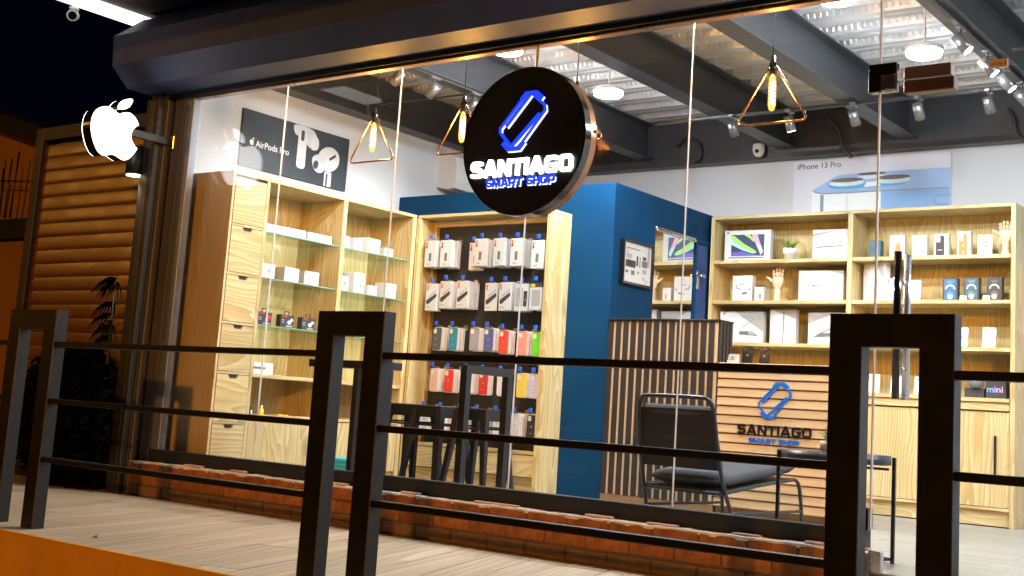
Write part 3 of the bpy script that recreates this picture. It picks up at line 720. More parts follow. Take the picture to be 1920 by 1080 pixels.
wb(1.302, .075, zA, .092, "narrow white box behind the divider on the upper shelf", [(-.2, .1, .3, .5, 2)])
wb(1.420, .095, zA, .091, "small white box beside the divider on the upper shelf", [(-.1, .2, .6, .7, 2)])
wb(1.592, .155, zA, .115, "largest white box on the upper shelf of the far bay", [(-.3, -.25, .1, .9, 2), (.0, .2, .4, .6, 2)])
wb(1.772, .090, zA, .067, "lowest white cube box on the upper shelf of the far bay", [(-.2, .2, .6, .7, 2)])
wb(1.318, .085, zB, .112, "white box with a dark mark at the divider, second shelf of the far bay", [(-.1, .2, .45, .6, 1)])
wb(1.463, .115, zB, .154, "tall white box with a small watch print on the far bay shelf", [(.05, .2, .3, .45, 1), (-.2, .2, .86, .9, 2)])
wb(1.612, .105, zB, .074, "lowest white box on the second shelf of the far bay", [(-.1, .1, .4, .6, 2)])
wb(1.818, .135, zB, .116, "white box with a tiny dark mark by the pegboard corner", [(.2, .3, .45, .6, 1), (-.42, -.4, .05, .95, 2)])
wb(.600, .185, .8525, .081, "white box with a blue band on the wooden shelf by the drawers", [(-.5, .1, .42, .6, 1)])
# black earbud packs with hang tabs
REDP = pm("red_print", (.75, .05, .03), .4); 
for yc, lab, cm in ((.566, "black earbud pack with red earbuds on the third glass shelf", REDP), (.780, "black earbud pack with pale blue earbuds, middle of the third glass shelf", pm("paleblue_print", (.45, .58, .68), .4)), (.984, "black earbud pack with white earbuds on the third glass shelf", WHITE)):
    w_, h = .128, .092; mb = MB(); f = FX(0)
    mb.cbox(-.05, 0, -w_/2, w_/2, 0, h, .0015, 0)
    mb.stroke([(-.03, h), (-.03, h+.022), (.012, h+.022), (.012, h)], .008, f, -.004, -.001, 0)
    for (a, b_, r_) in ((.018, .040, .019), (.040, .058, .014)):
        mb.poly(ell(a, b_, r_, r_*.8, 14), f, 0, .0008, 2)
    for a in (-.045, -.02): mb.poly([(a, .075), (a+.012, .075), (a+.012, .088), (a, .088)], f, 0, .0008, 1)
    mb.poly([(-.01, .008), (.05, .008), (.05, .018), (-.01, .018)], f, 0, .0008, 3)
    for zz in (.05, .035): mb.poly([(-.055, zz), (-.03, zz), (-.03, zz+.006), (-.055, zz+.006)], f, 0, .0008, 3)
    o = mb.build("earbud_pack", [PRINTD, REDP, cm, PRINTL], None, loc=(-6.58, yc, zC)); tag(o, lab, "earbuds", "earbud packs on the third glass shelf")
# small things on the bench of the left unit
YEL = pm("yellow_liquid", (.85, .62, .05), .3)
t = thing("cleaner_bottle", "small yellow cleaning bottle with white cap on the bench shelf", "bottle", (-6.60, .63, .572))
MB().lathe([(0, 0), (.018, 0), (.019, .005), (.019, .035), (.008, .048), (.008, .052)], n=16).build("body", YEL, t)
MB().lathe([(.009, .052), (.009, .066), (0, .066)], n=12).build("cap", WHITEP, t)
t = thing("screw_jar", "small clear jar with a black wire handle on the bench shelf", "jar", (-6.62, .54, .572))
MB().lathe([(0, 0), (.02, 0), (.02, .03), (.0, .03)], n=16).build("body", WHITEP, t)
MB().tube([(-.018, 0, .03), (-.012, 0, .05), (0, 0, .056), (.012, 0, .05), (.018, 0, .03)], .003, 6).build("handle", BLACK, t)
o = MB().cbox(-.018, .018, -.012, .012, 0, .036, .003).build("tape_roll", pm("navy_plastic", (.02, .03, .12), .4), None, loc=(-6.56, .475, .572)); tag(o, "dark blue small box at the drawer end of the bench shelf", "box")
o = MB().cbox(-.04, .04, -.05, .05, 0, .008, .003).build("yellow_cloth", YEL, None, loc=(-6.66, .86, .572)); tag(o, "folded yellow cloth lying on the bench shelf", "cloth")
CY = pm("cyan_card", (.03, .50, .72), .45)
for i in range(6):
    o = MB().cbox(-.14, .14, -.10, .10, 0, .0265, .003).build("cyan_box", CY, None, loc=(-6.30, 1.165, ZF+.001+i*.0288)); tag(o, "flat cyan box in the low stack on the floor by the bar table", "box", "cyan boxes stacked on the floor")

# ================================================================== posters
t = thing("earbud_poster", "dark poster of white earbuds on the side wall", "poster", (-6.98, 1.08, 2.36)); TO = (-6.98, 1.08, 2.36)
MB().cbox(-6.999, -6.978, .532, 1.636, 2.362, 2.79, .001).build("board", pm("poster_dark", (.030, .040, .052), .45, 0, .25, 2), t, TO)
f = FX(-6.9778)
mb = MB()
EW = 0
head = lambda cx, cy, a, b_, rot: ell(cx, cy, a, b_, 26, rot)
mb.poly(smooth_poly([(1.030, 2.772), (1.10, 2.787), (1.175, 2.785), (1.245, 2.768), (1.285, 2.71), (1.270, 2.65), (1.215, 2.63), (1.175, 2.66), (1.165, 2.70), (1.10, 2.70), (1.05, 2.71)], 3), f, 0, .0010, 0)
mb.poly(rrect(1.085, 1.175, 2.452, 2.74, .03), f, 0, .0016, 1)
mb.poly(smooth_poly([(1.235, 2.735), (1.285, 2.725), (1.305, 2.68), (1.293, 2.635), (1.25, 2.62), (1.222, 2.64)], 3), f, 0, .0020, 2)
mb.poly(rrect(1.112, 1.146, 2.668, 2.752, .016), f, 0, .0024, 3)
mb.poly(smooth_poly([(1.315, 2.61), (1.375, 2.667), (1.46, 2.68), (1.53, 2.635), (1.53, 2.55), (1.46, 2.49), (1.37, 2.495), (1.32, 2.54)], 3), f, 0, .0010, 1)
mb.poly(smooth_poly([(1.248, 2.56), (1.300, 2.597), (1.365, 2.59), (1.395, 2.54), (1.375, 2.475), (1.32, 2.455), (1.265, 2.485)], 3), f, 0, .0016, 0)
mb.poly(ell(1.288, 2.513, .026, .036, 18, -.3), f, 0, .0024, 3)
mb.poly([(1.425, 2.590), (1.49, 2.637), (1.50, 2.615), (1.436, 2.572)], f, 0, .0024, 3)
mb.poly(rrect(1.39, 1.465, 2.364, 2.482, .01), f, 0, .0008, 0); mb.poly([(1.405, 2.364), (1.425, 2.364), (1.425, 2.47), (1.405, 2.46)], f, 0, .0014, 3)
mb.build("earbud_print", [pm("ear_shade", (.55, .60, .68), .5), WHITE, pm("ear_tip", (.66, .69, .74), .5), PRINTD], t, TO)
mb = MB(); text_into(mb, "AirPods Pro", .668, 2.527, .335, f, 0, 0, .018)
ic = [(a*.040+.613, b_*.040+2.531) for a, b_ in outl]; mb.poly(ic, f, 0, .001, 0); mb.poly([(.645+.02*a, 2.572+.02*b_) for a, b_ in ((-.6, 0), (-.2, .7), (.4, .9), (.2, .2))], f, 0, .001, 0)
mb.build("poster_lettering", WHITE, t, TO)

t = thing("phone_poster", "pale poster of a blue phone's camera lenses on the back wall", "poster", (-3.6, 4.09, 2.42)); TO = (-3.6, 4.09, 2.42)
MB().cbox(-4.245, -2.958, 4.078, 4.099, 2.415, 2.905, .001).build("board", pm("poster_pale", (.66, .69, .80), .5, 0, .08, 2), t, TO)
f = FY(4.0778)
c1 = pm("poster_blue1", (.30, .47, .78), .5, 0, .3, 4); c2 = pm("poster_white", (.78, .84, .88), .5, 0, .08, 5); c3 = pm("poster_grey", (.22, .26, .33), .5); c4 = pm("poster_midblue", (.06, .36, .72), .5, 0, .3, 6); c5 = pm("poster_lens", (.06, .065, .065), .4); c6 = pm("poster_chrome", (.62, .72, .84), .4, 0, .3, 9); c7 = pm("poster_sky", (.22, .42, .75), .5, 0, .25, 3)
mb = MB()
mb.poly([(-4.068, 2.659), (-3.949, 2.723), (-3.857, 2.771), (-3.698, 2.777), (-3.469, 2.778), (-2.962, 2.776), (-2.962, 2.62), (-3.506, 2.623), (-3.777, 2.621), (-3.989, 2.626), (-4.05, 2.642)], f, 0, .0006, 0)
mb.poly([(-4.08, 2.645), (-3.989, 2.62), (-3.50, 2.617), (-3.50, 2.418), (-4.075, 2.418)], f, 0, .0006, 1)
mb.poly([(-3.499, 2.617), (-2.962, 2.61), (-2.962, 2.418), (-3.499, 2.418)], f, 0, .0006, 6)
mb.poly([(-3.95, 2.69), (-3.90, 2.66), (-3.70, 2.652), (-3.35, 2.66), (-3.24, 2.70), (-3.28, 2.715), (-3.60, 2.70), (-3.90, 2.71)], f, 0, .0011, 3)
mb.stroke([(-4.066, 2.660), (-4.054, 2.640), (-3.989, 2.6245), (-3.761, 2.621), (-3.506, 2.6225), (-2.963, 2.616)], .010, f, 0, .0014, 2)
for (cx, cz, a, b_) in ((-3.784, 2.726, .137, .018), (-3.579, 2.766, .116, .012), (-3.405, 2.727, .136, .018)):
    mb.poly(ell(cx, cz-.026, a*1.06, b_*1.35), f, 0, .0015, 5); mb.poly(ell(cx, cz, a, b_), f, 0, .0021, 4)
mb.poly([(-3.62, 2.70), (-3.53, 2.70), (-3.50, 2.665), (-3.64, 2.66)], f, 0, .0026, 1)
mb.poly([(-4.006, 2.615), (-3.976, 2.615), (-3.976, 2.418), (-4.004, 2.418)], f, 0, .0012, 2); mb.poly([(-3.79, 2.612), (-3.77, 2.612), (-3.77, 2.418), (-3.79, 2.418)], f, 0, .0012, 5)
mb.stroke([(-2.962, 2.560), (-3.05, 2.560), (-3.080, 2.545), (-3.085, 2.525), (-3.075, 2.502), (-3.05, 2.492), (-2.962, 2.487)], .008, f, 0, .0012, 2)
mb.build("phone_print", [c1, c2, c3, c4, c5, c6, c7], t, TO)
mb = MB(); text_into(mb, "iPhone 13 Pro", -4.209, 2.838, .375, f, 0, 0, .012); mb.build("poster_lettering", PRINTD, t, TO)

# ================================================================== blue back-room box, door, mirror, picture
br = thing("blue_room", "blue painted back-room box standing behind the pegboard", "partition", (-5.9, 2.3, ZF)); RO = (-5.9, 2.3, ZF)
MB().cbox(-6.999, -4.84, 2.30, 4.098, ZF, 2.435, .003).build("walls", BLUE, br, RO)
MB().cbox(-4.8395, -4.828, 3.545, 3.735, ZF, 2.16, .002).build("door_leaf", BLUED, br, RO)
MB().cbox(-4.8395, -4.818, 3.525, 3.545, ZF, 2.20, .002).build("door_frame", BLUE, br, RO)
MB().cbox(-4.8395, -4.818, 3.5455, 3.735, 2.161, 2.20, .002).build("door_frame", BLUE, br, RO)
mb = MB(); mb.cbox(-4.828, -4.820, 3.56, 3.60, 1.79, 1.94, .002, 0); mb.cyl((-4.82, 3.58, 1.90), (-4.79, 3.58, 1.90), .008, n=10, mat=0); mb.cbox(-4.795, -4.783, 3.56, 3.64, 1.888, 1.912, .002, 0)
mb.build("door_handle", CHROME, br, RO)
t = thing("wall_mirror", "tall mirror with a silver top rail on the blue wall", "mirror", (-4.83, 3.2, 1.0)); TO = (-4.83, 3.2, 1.0)
MB().cbox(-4.8395, -4.832, 2.89, 3.515, .95, 2.165, .001).build("mirror_sheet", MIRROR, t, TO)
mb = MB(); mb.cbox(-4.8395, -4.815, 2.885, 3.52, 2.166, 2.182, .003); mb.cbox(-4.8395, -4.822, 2.885, 3.52, 2.184, 2.20, .003); mb.build("top_rail", CHROME, t, TO)
t = thing("framed_picture", "black-framed black and white picture on the blue wall", "picture", (-4.82, 2.615, 1.70)); TO = (-4.82, 2.615, 1.70)
mb = MB()
mb.cbox(-4.8395, -4.800, 2.400, 2.418, 1.70, 2.03, .002); mb.cbox(-4.8395, -4.800, 2.812, 2.83, 1.70, 2.03, .002)
mb.cbox(-4.8395, -4.8005, 2.418, 2.812, 1.70, 1.718, .002); mb.cbox(-4.8395, -4.8005, 2.418, 2.812, 2.012, 2.03, .002); mb.build("frame", BLKGLOSS, t, TO)
mb = MB(); mb.box(-4.8395, -4.815, 2.418, 2.812, 1.718, 2.012, 0)
f = FX(-4.815)
for (a, b_, c, e, mi) in ((2.45, 2.64, 1.968, 1.976, 1), (2.47, 2.475, 1.93, 1.97, 1), (2.455, 2.535, 1.895, 1.93, 3), (2.45, 2.59, 1.83, 1.885, 2), (2.50, 2.51, 1.84, 1.88, 0), (2.60, 2.625, 1.85, 1.925, 2), (2.645, 2.658, 1.84, 1.92, 1), (2.68, 2.76, 1.85, 1.90, 1), (2.69, 2.74, 1.905, 1.93, 2), (2.45, 2.49, 1.785, 1.805, 1), (2.53, 2.58, 1.775, 1.81, 1), (2.62, 2.64, 1.79, 1.81, 1), (2.69, 2.75, 1.80, 1.835, 3), (2.70, 2.72, 1.75, 1.775, 3), (2.76, 2.79, 1.86, 2.0, 3), (2.74, 2.76, 1.735, 1.755, 3)):
    mb.poly([(a, c), (b_, c), (b_, e), (a, e)], f, 0, .0008, mi)
mb.build("print", [WHITE, PRINTG, PRINTD, PRINTL], t, TO)
t = thing("air_conditioner", "white split air conditioner high on the side wall", "air conditioner", (-6.9, 3.2, 2.58)); TO = (-6.9, 3.2, 2.58)
pr = [(-6.999, 2.61), (-6.88, 2.585), (-6.815, 2.60), (-6.79, 2.66), (-6.795, 2.80), (-6.82, 2.875), (-6.90, 2.90), (-6.999, 2.90)]
mb = MB(); mb.poly(pr, lambda u, v, d: (u, 2.77+d, v), 0, .82); mb.build("casing", WHITEP, t, TO)
MB().cbox(-6.86, -6.80, 2.80, 3.56, 2.588, 2.598, .002).build("louver", PRINTL, t, TO)
mb = MB(); mb.poly([(2.99, 2.70), (3.03, 2.70), (3.03, 2.705), (2.99, 2.705)], FX(-6.789), 0, .001); mb.build("badge", PRINTG, t, TO)

# ================================================================== pegboard unit
pg = thing("pegboard_unit", "pine framed black pegboard with drawers below and rows of hooks", "display unit", (-5.9, 2.15, ZF)); GO2 = (-5.9, 2.15, ZF)
bx(-6.508, -6.475, 2.0, 2.298, ZF, 2.185).build("side_panel", pine[2], pg, GO2)
bx(-5.254, -5.215, 2.035, 2.298, ZF, 2.185).build("side_panel", pine[2], pg, GO2)
bx(-6.508, -5.215, 2.01, 2.298, 2.186, 2.21).build("top_panel", pine[0], pg, GO2)
bx(-6.474, -6.44, 2.16, 2.215, .43, 2.185).build("board_trim", pine[2], pg, GO2)
bx(-6.474, -5.255, 2.17, 2.215, 2.135, 2.185).build("board_trim", pine[0], pg, GO2)
MB().box(-6.4395, -5.2545, 2.205, 2.22, .43, 2.134).build("pegboard", PEG, pg, GO2)
bx(-6.474, -5.255, 2.05, 2.298, .405, .429).build("ledge", pine[0], pg, GO2)
for (a, b_) in ((-6.472, -5.87), (-5.865, -5.257)):
    bx(a, b_, 2.055, 2.075, .245, .40).build("drawer", pine[0], pg, GO2)
bx(-6.474, -5.255, 2.09, 2.298, ZF, .238).build("plinth", pine[0], pg, GO2)
mb = MB(); mb.tube([(0, 0, 0), (0, -.16, .004), (0, -.175, .018)], .0028, 6, 0)
mb.cbox(-.016, .016, -.176, -.166, .004, .036, .003, 1); mb.cbox(-.02, .02, -.004, 0, -.02, .02, .002, 0)
hook0 = None
def hook(x, z):
    global hook0
    if hook0 is None:
        hook0 = mb_h.build("hook", [CHROME, BLUEC], pg, loc=(x-GO2[0], 2.204-GO2[1], z-GO2[2])); return
    inst("hook", hook0.data, pg, (x-GO2[0], 2.204-GO2[1], z-GO2[2]))
mb_h = mb
def pack_mesh(kind):
    """hanging packages, top at z=0, front towards -y at y=0"""
    mb = MB(); f = FY(0)
    if kind == 'box':
        W, H, D = .112, .212, .016
        mb.cbox(-W/2, W/2, 0, D, -H, 0, .0015, 0)
        mb.poly([(-W*.42, -.012), (-W*.28, -.012), (-W*.28, -.062), (-W*.42, -.062)], f, 0, .0006, 1)
        mb.poly([(-W*.42, -.045), (-W*.28, -.045), (-W*.28, -.062), (-W*.42, -.062)], f, 0, .0009, 2)
        mb.poly(rrect(-.012, .014, -.165, -.100, .004), f, 0, .0006, 3)
        mb.poly([(-.03, -.196), (.005, -.196), (.005, -.184), (-.03, -.184)], f, 0, .0006, 4)
        mats = [WHITE, ORANGEP, PRINTD, PRINTG, GOLDP]
    elif kind == 'glassbox':
        W, H, D = .112, .212, .014
        mb.cbox(-W/2, W/2, 0, D, -H, 0, .0015, 0)
        mb.poly([(-W*.42, -.012), (-W*.28, -.012), (-W*.28, -.055), (-W*.42, -.055)], f, 0, .0006, 1)
        mb.poly([(-.045, -.13), (.048, -.075), (.052, -.092), (.05, -.105), (-.03, -.165), (-.048, -.155)], f, 0, .0006, 2)
        mb.poly([(-.03, -.10), (.045, -.05), (.05, -.056), (-.02, -.108)], f, 0, .0006, 3)
        mb.poly([(-.045, -.19), (.0, -.19), (.0, -.182), (-.045, -.182)], f, 0, .0006, 3)
        mats = [WHITE, ORANGEP, PRINTD, PRINTL]
    elif kind == 'openbox':
        W, H, D = .122, .205, .022
        mb.cbox(-W/2, W/2, 0, D, -H, 0, .0015, 0)
        mb.poly(rrect(-.05, .015, -.17, -.03, .008), f, 0, .0006, 1); mb.poly(rrect(.022, .055, -.17, -.055, .004), f, 0, .0006, 2)
        mb.poly(ell(.04, -.12, .007, .007, 10), f, 0, .0012, 3)
        mats = [WHITE, PRINTL, PRINTD, CY]
    elif kind == 'yellowtab':
        W, H, D = .112, .2, .02
        mb.cbox(-W/2, W/2, 0, D, -H, -.03, .0015, 0); mb.cbox(-W/2, W/2, -.002, D, -.03, 0, .0015, 2)
        mb.poly(rrect(-.045, -.005, -.026, -.006, .004), f, .002, .0026, 1); mb.poly(rrect(-.035, .045, -.17, -.05, .01), f, 0, .0006, 3)
        mats = [WHITE, YEL, PRINTD, PRINTL]
    return mb, mats
packs = {k: None for k in ('box', 'glassbox', 'openbox', 'yellowtab')}
ORD = ["first", "second", "third", "fourth", "fifth", "sixth", "seventh", "eighth"]
def stack(kind, x, ztop, n, rowname, k, sp=.0165, y0=2.035):
    hook(x, ztop-.004)
    for i in range(n):
        lab = {"box": "white boxed phone accessory", "glassbox": "white boxed screen protector", "openbox": "windowed case box", "yellowtab": "case pack with a yellow tab"}[kind]
        lab += " in the %s stack of the %s pegboard row" % (ORD[k], rowname)
        if packs[kind] is None:
            mb, mats = pack_mesh(kind); o = mb.build("hanging_package", mats); packs[kind] = o
        else: o = inst("hanging_package", packs[kind].data)
        o.location = (x+random.uniform(-.002, .002), y0+i*(sp+.0012), ztop+random.uniform(-.005, .004)-.012); o.rotation_euler = (random.uniform(-.02, .02), random.uniform(-.022, .022), random.uniform(-.05, .05))
        tag(o, lab, "package", "packages hanging on the pegboard, %s row %s stack" % (rowname, ORD[k]))
r1z = 2.02
for k, (x, n_, dz) in enumerate(((-6.375, 6, 0), (-6.215, 7, -.003), (-5.94, 3, -.03), (-5.865, 7, -.004), (-5.685, 7, -.008), (-5.52, 8, -.012), (-5.325, 5, -.03))):
    stack('box', x, r1z+dz, n_, "top", k, y0=2.03+(.03 if k == 2 else 0))
for k, (kd, x, n_, dz) in enumerate((('glassbox', -6.335, 4, -.02), ('glassbox', -6.195, 8, 0), ('glassbox', -6.025, 9, -.004), ('glassbox', -5.745, 2, -.02), ('glassbox', -5.61, 5, -.016), ('openbox', -5.455, 3, -.03), ('yellowtab', -5.325, 5, -.022))):
    stack(kd, x, 1.695+dz, n_, "second", k, sp=.0145 if kd == 'glassbox' else .023, y0=2.04)
# phone cases hanging on cards
CASEC = {"smoke": (.10, .11, .12), "teal": (.04, .28, .42), "lavender": (.36, .36, .42), "indigo": (.10, .13, .36), "red": (.75, .07, .05), "salmon": (.80, .33, .28), "lime": (.16, .72, .04), "blush": (.76, .52, .46), "scarlet": (.72, .05, .04), "crimson": (.62, .04, .04), "yellow": (.78, .60, .09), "lilac": (.58, .58, .74), "white": (.74, .74, .74), "black": (.03, .03, .032), "grey": (.3, .3, .31)}
casem = {k: pm("case_"+k, v, .42, 0, .06) for k, v in CASEC.items()}
def case_mesh():
    mb = MB(); f = FY(0); W, H = .082, .172
    mb.poly(rrect(-W/2-.006, W/2+.006, -H-.004, .004, .014), f, -.012, -.0101, 1)
    mb.poly(rrect(-W/2, W/2, -H, 0, .013), f, -.010, 0, 0)
    mb.poly(rrect(-W/2+.006, -W/2+.037, -.045, -.008, .009), f, 0, .0012, 1)
    mb.poly(ell(0, -.085, .006, .007, 10), f, 0, .0006, 2); mb.poly([(-.016, -.135), (.016, -.135), (.016, -.132), (-.016, -.132)], f, 0, .0006, 2)
    return mb
cmesh = {}
def case_stack(cols, x, ztop, rowname, k, y0=2.045):
    hook(x, ztop+.006)
    for i, cn in enumerate(cols):
        if cn not in cmesh: o = case_mesh().build("phone_case", [casem[cn], WHITEP, PRINTL]); cmesh[cn] = o
        else: o = inst("phone_case", cmesh[cn].data)
        o.location = (x+random.uniform(-.002, .002), y0+.012+i*.0185, ztop-.006+random.uniform(-.002, .002)); o.rotation_euler = (random.uniform(-.02, .02), random.uniform(-.03, .03), random.uniform(-.05, .05))
        front = i == 0
        lab = ("%s phone case at the front of" % cn if front else "carded phone case behind the front one in")+" the %s stack of the %s pegboard row" % (ORD[k], rowname)
        tag(o, lab, "phone case", "phone cases on the pegboard, %s row %s stack" % (rowname, ORD[k]))
for k, (c_, x, n_) in enumerate((("smoke", -6.262, 4), ("teal", -6.10, 4), ("lavender", -5.89, 3), ("indigo", -5.755, 4), ("red", -5.61, 4), ("salmon", -5.43, 4), ("lime", -5.302, 3))):
    case_stack([c_]+[("white", "blush", "white", "grey")[j % 4] for j in range(n_)], x, 1.325-(.004*k if k > 3 else 0), "third", k)
for k, (c_, x, n_) in enumerate((("blush", -6.268, 5), ("scarlet", -6.115, 4), ("white", -5.93, 4), ("crimson", -5.775, 3), ("white", -5.60, 2), ("yellow", -5.418, 3), ("lilac", -5.296, 2))):
    case_stack([c_]+[("white", "white", "blush", "white")[j % 4] for j in range(n_)], x, 1.005-.002*k, "fourth", k)
for k, (c_, x, n_) in enumerate((("white", -6.33, 5), ("white", -6.16, 5), ("white", -5.97, 5), ("white", -5.80, 5), ("white", -5.62, 5), ("white", -5.45, 6), ("black", -5.302, 2))):
    case_stack([c_]+[("white", "blush", "white", "grey")[j % 4] for j in range(n_)], x, .70, "lowest", k)

# ================================================================== right shelving unit
YR = 3.75
ru = thing("shelving_unit", "wide pine shelving unit with plywood back against the back wall", "shelving unit", (-3.6, 3.9, ZF)); VO = (-3.6, 3.9, ZF)
bx(-4.812, -4.780, YR, 4.095, ZF, 2.388).build("side_panel", pine[2], ru, VO)
bx(-3.632, -3.592, YR, 4.06, ZF, 2.388).build("divider", pine[2], ru, VO)
bx(-2.424, -2.390, YR, 4.095, ZF, 2.388).build("side_panel", pine[2], ru, VO)
bx(-4.812, -2.390, YR-.001, 4.095, 2.389, 2.415).build("top_panel", pine[0], ru, VO)
for (a, b_) in ((-4.779, -3.633), (-3.591, -2.425)):
    MB().box(a-.0, b_+.0, 4.062, 4.08, ZF, 2.388).build("back_panel", ply, ru, VO)
    for z in (2.047, 1.717, 1.377): bx(a, b_, YR+.002, 4.061, z-.028, z).build("shelf", pine[0], ru, VO)
    bx(a, b_, YR-.02, 4.061, .992, 1.020).build("bench_top", pine[0], ru, VO)
    bx(a, b_, YR-.006, 4.05, .934, .990).build("bench_apron", pine[0], ru, VO)
    mid_ = (a+b_)/2
    for (c, e) in ((a+.002, mid_-.002), (mid_+.002, b_-.002)):
        bx(c, e, YR+.008, YR+.026, .268, .925).build("cupboard_door", pine[2], ru, VO)
    bx(a, b_, YR+.002, YR+.024, .244, .264).build("base_rail", pine[0], ru, VO)
    bx(a, b_, YR+.03, YR+.05, ZF+.008, .243).build("plinth", pine[0], ru, VO)
    MB().box(a, b_, YR+.055, 4.05, ZF, .93).build("cupboard_carcass", PRINTD, ru, VO)
MB().cbox(-2.527, -2.513, YR-.012, YR+.0075, .44, .76, .002).build("door_pull", BLACK, ru, VO)
MB().cbox(-2.80, -2.786, YR-.012, YR+.0075, .44, .76, .002).build("door_pull", BLACK, ru, VO) if False else None

# things on it, all facing the shop front
def box_fr(name, label, cat, xc, w_, z, h, mats, prints=(), dep=.06, y=3.84, rz=0, group=None, polys=()):
    mb = MB(); mb.cbox(-w_/2, w_/2, 0, dep, 0, h, .0018, 0); f = FY(0)
    for (a, b_, c, e, mi) in prints: mb.poly([(a*w_, c*h), (b_*w_, c*h), (b_*w_, e*h), (a*w_, e*h)], f, 0, .0006, mi)
    for pts, mi, d_ in polys: mb.poly([(a*w_, b_*h) for a, b_ in pts], f, 0, d_, mi)
    o = mb.build(name, mats, None, loc=(xc, y+random.uniform(0, .02), z)); o.rotation_euler = (0, 0, rz+random.uniform(-.05, .05))
    return tag(o, label, cat, group)
zT, zM, zL, zN = 2.0475, 1.7175, 1.3775, 1.0205
GRN = pm("swirl_green", (.35, .75, .15), .4); SKY_ = pm("swirl_sky", (.45, .75, .85), .4); DBL = pm("swirl_navy", (.03, .04, .10), .4); PNK = pm("swirl_pink", (.80, .35, .55), .4); VIO = pm("swirl_violet", (.12, .10, .45), .4)
SHD = pm("painted_box_shadow", (.36, .35, .32), .5)  # cast shadow painted as grey wedges on the upper box fronts
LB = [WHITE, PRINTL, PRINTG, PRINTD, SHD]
box_fr("laptop_box", "white laptop box with a colourful swirl screen on the top shelf", "box", -4.534, .405, zT, .262, [WHITE, DBL, GRN, SKY_, PNK, VIO, PRINTG, PRINTL], polys=[
    ([(-.35, .18), (.37, .18), (.37, .86), (-.35, .86)], 1, .0006), ([(-.35, .83), (-.2, .70), (.0, .48), (.18, .34), (.20, .27), (.12, .26), (-.1, .37), (-.35, .55)], 3, .0010), ([(-.35, .83), (-.3, .84), (-.05, .55), (.15, .38), (.2, .32), (.19, .26), (.1, .29), (-.1, .42), (-.35, .72)], 2, .0014),
    ([(-.08, .86), (.05, .86), (.15, .70), (.14, .62), (.05, .74)], 2, .0014), ([(.10, .86), (.22, .86), (.26, .66), (.32, .46), (.35, .3), (.30, .2), (.26, .35), (.22, .52), (.13, .68)], 4, .0010), ([(.18, .6), (.28, .5), (.34, .3), (.30, .22), (.24, .4)], 3, .0014),
    ([(-.35, .3), (-.1, .33), (.1, .24), (.25, .18), (-.35, .18)], 5, .0010), ([(-.43, .11), (.38, .11), (.36, .15), (-.38, .15)], 6, .0006), ([(-.46, .90), (-.40, .90), (-.40, .95), (-.46, .95)], 6, .0006)])
box_fr("laptop_box", "white box with a grey edge-on tablet print on the top shelf", "box", -3.806, .312, zT, .242, LB, polys=[([(-.40, .40), (.28, .44), (.30, .47), (-.39, .44)], 2, .0008), ([(-.5, .75), (-.5, .88), (.2, 1.0), (-.1, .89)], 4, .0006), ([(.42, .1), (.425, .1), (.425, .95), (.42, .95)], 1, .0006)])
box_fr("phone_box", "slim dark teal phone box at the divider of the top shelf", "box", -3.457, .094, zT, .143, [pm("teal_box", (.03, .10, .15), .4), WHITE], [(.08, .16, .1, .85, 1)])
box_fr("phone_box", "white phone box with a copper flower print on the top shelf", "box", -3.280, .113, zT, .176, [WHITE, COPP, PRINTL], polys=[(smooth_poly([(-.12, .2), (.0, .16), (.22, .3), (.25, .5), (.15, .62), (.1, .75), (.0, .62), (-.12, .5), (-.16, .35)], 3), 1, .0008), ([(-.06, .88), (.08, .88), (.08, .9), (-.06, .9)], 2, .0006)])
box_fr("phone_box", "white phone box with a pale gold phone print on the top shelf", "box", -3.115, .112, zT, .172, [WHITE, pm("champagne", (.70, .65, .57), .45), PRINTD], polys=[(rrect(-.30, .30, .05, .93, .1), 1, .0007), ([(-.24, .86), (-.05, .86), (-.05, .90), (-.24, .90)], 2, .0012)])
box_fr("case_box", "white box holding a black phone case on the top shelf", "box", -2.948, .106, zT, .175, [WHITE, casem["black"], WHITEP, PRINTL], polys=[(rrect(-.36, .22, .03, .91, .08), 1, .002), (rrect(-.33, -.06, .64, .88, .06), 2, .003), ([(-.25, .28), (.08, .28), (.08, .32), (-.25, .32)], 3, .0026)])
box_fr("case_box", "white box holding an orange phone case on the top shelf", "box", -2.783, .095, zT, .185, [WHITE, pm("case_orange", (.72, .22, .06), .45), WHITEP, PRINTL], polys=[(rrect(-.36, .26, .03, .91, .08), 1, .002), (rrect(-.33, -.02, .64, .88, .06), 2, .003), (ell(-.04, .44, .07, .045, 12), 3, .0026), ([(-.18, .2), (.1, .2), (-.04, .14)], 3, .0026)])
box_fr("phone_box", "small white cube-like box with printed symbols beside the wooden hand", "box", -2.629, .098, zT, .155, [WHITE, PRINTG, PRINTL], [(-.28, .1, .74, .78, 1), (-.28, -.22, .6, .72, 2), (.0, .2, .62, .7, 1), (.02, .14, .48, .56, 1), (-.1, .2, .40, .46, 1), (-.28, -.1, .30, .36, 1), (-.28, .22, .16, .24, 2), (.32, .36, .1, .9, 2)], dep=.1, rz=.28)
box_fr("accessory_box", "white earbud box with black earbud prints on the middle shelf", "box", -4.560, .180, zM, .214, LB, polys=[([(-.34, .62), (-.28, .50), (-.05, .46), (-.05, .49), (-.26, .54), (-.30, .66)], 2, .0008), ([(-.12, .64), (.12, .67), (.12, .70), (-.12, .67)], 2, .0008), (ell(.12, .32, .16, .045, 14, .15), 2, .0008), (ell(.38, .48, .05, .03, 10, .6), 2, .0008), ([(-.04, .88), (.06, .88), (.06, .9), (-.04, .9)], 1, .0006)])
box_fr("accessory_box", "small white adapter box beside the wooden hand on the middle shelf", "box", -4.404, .082, zM, .118, LB, [(.0, .22, .15, .55, 1), (.04, .18, .2, .5, 2)])
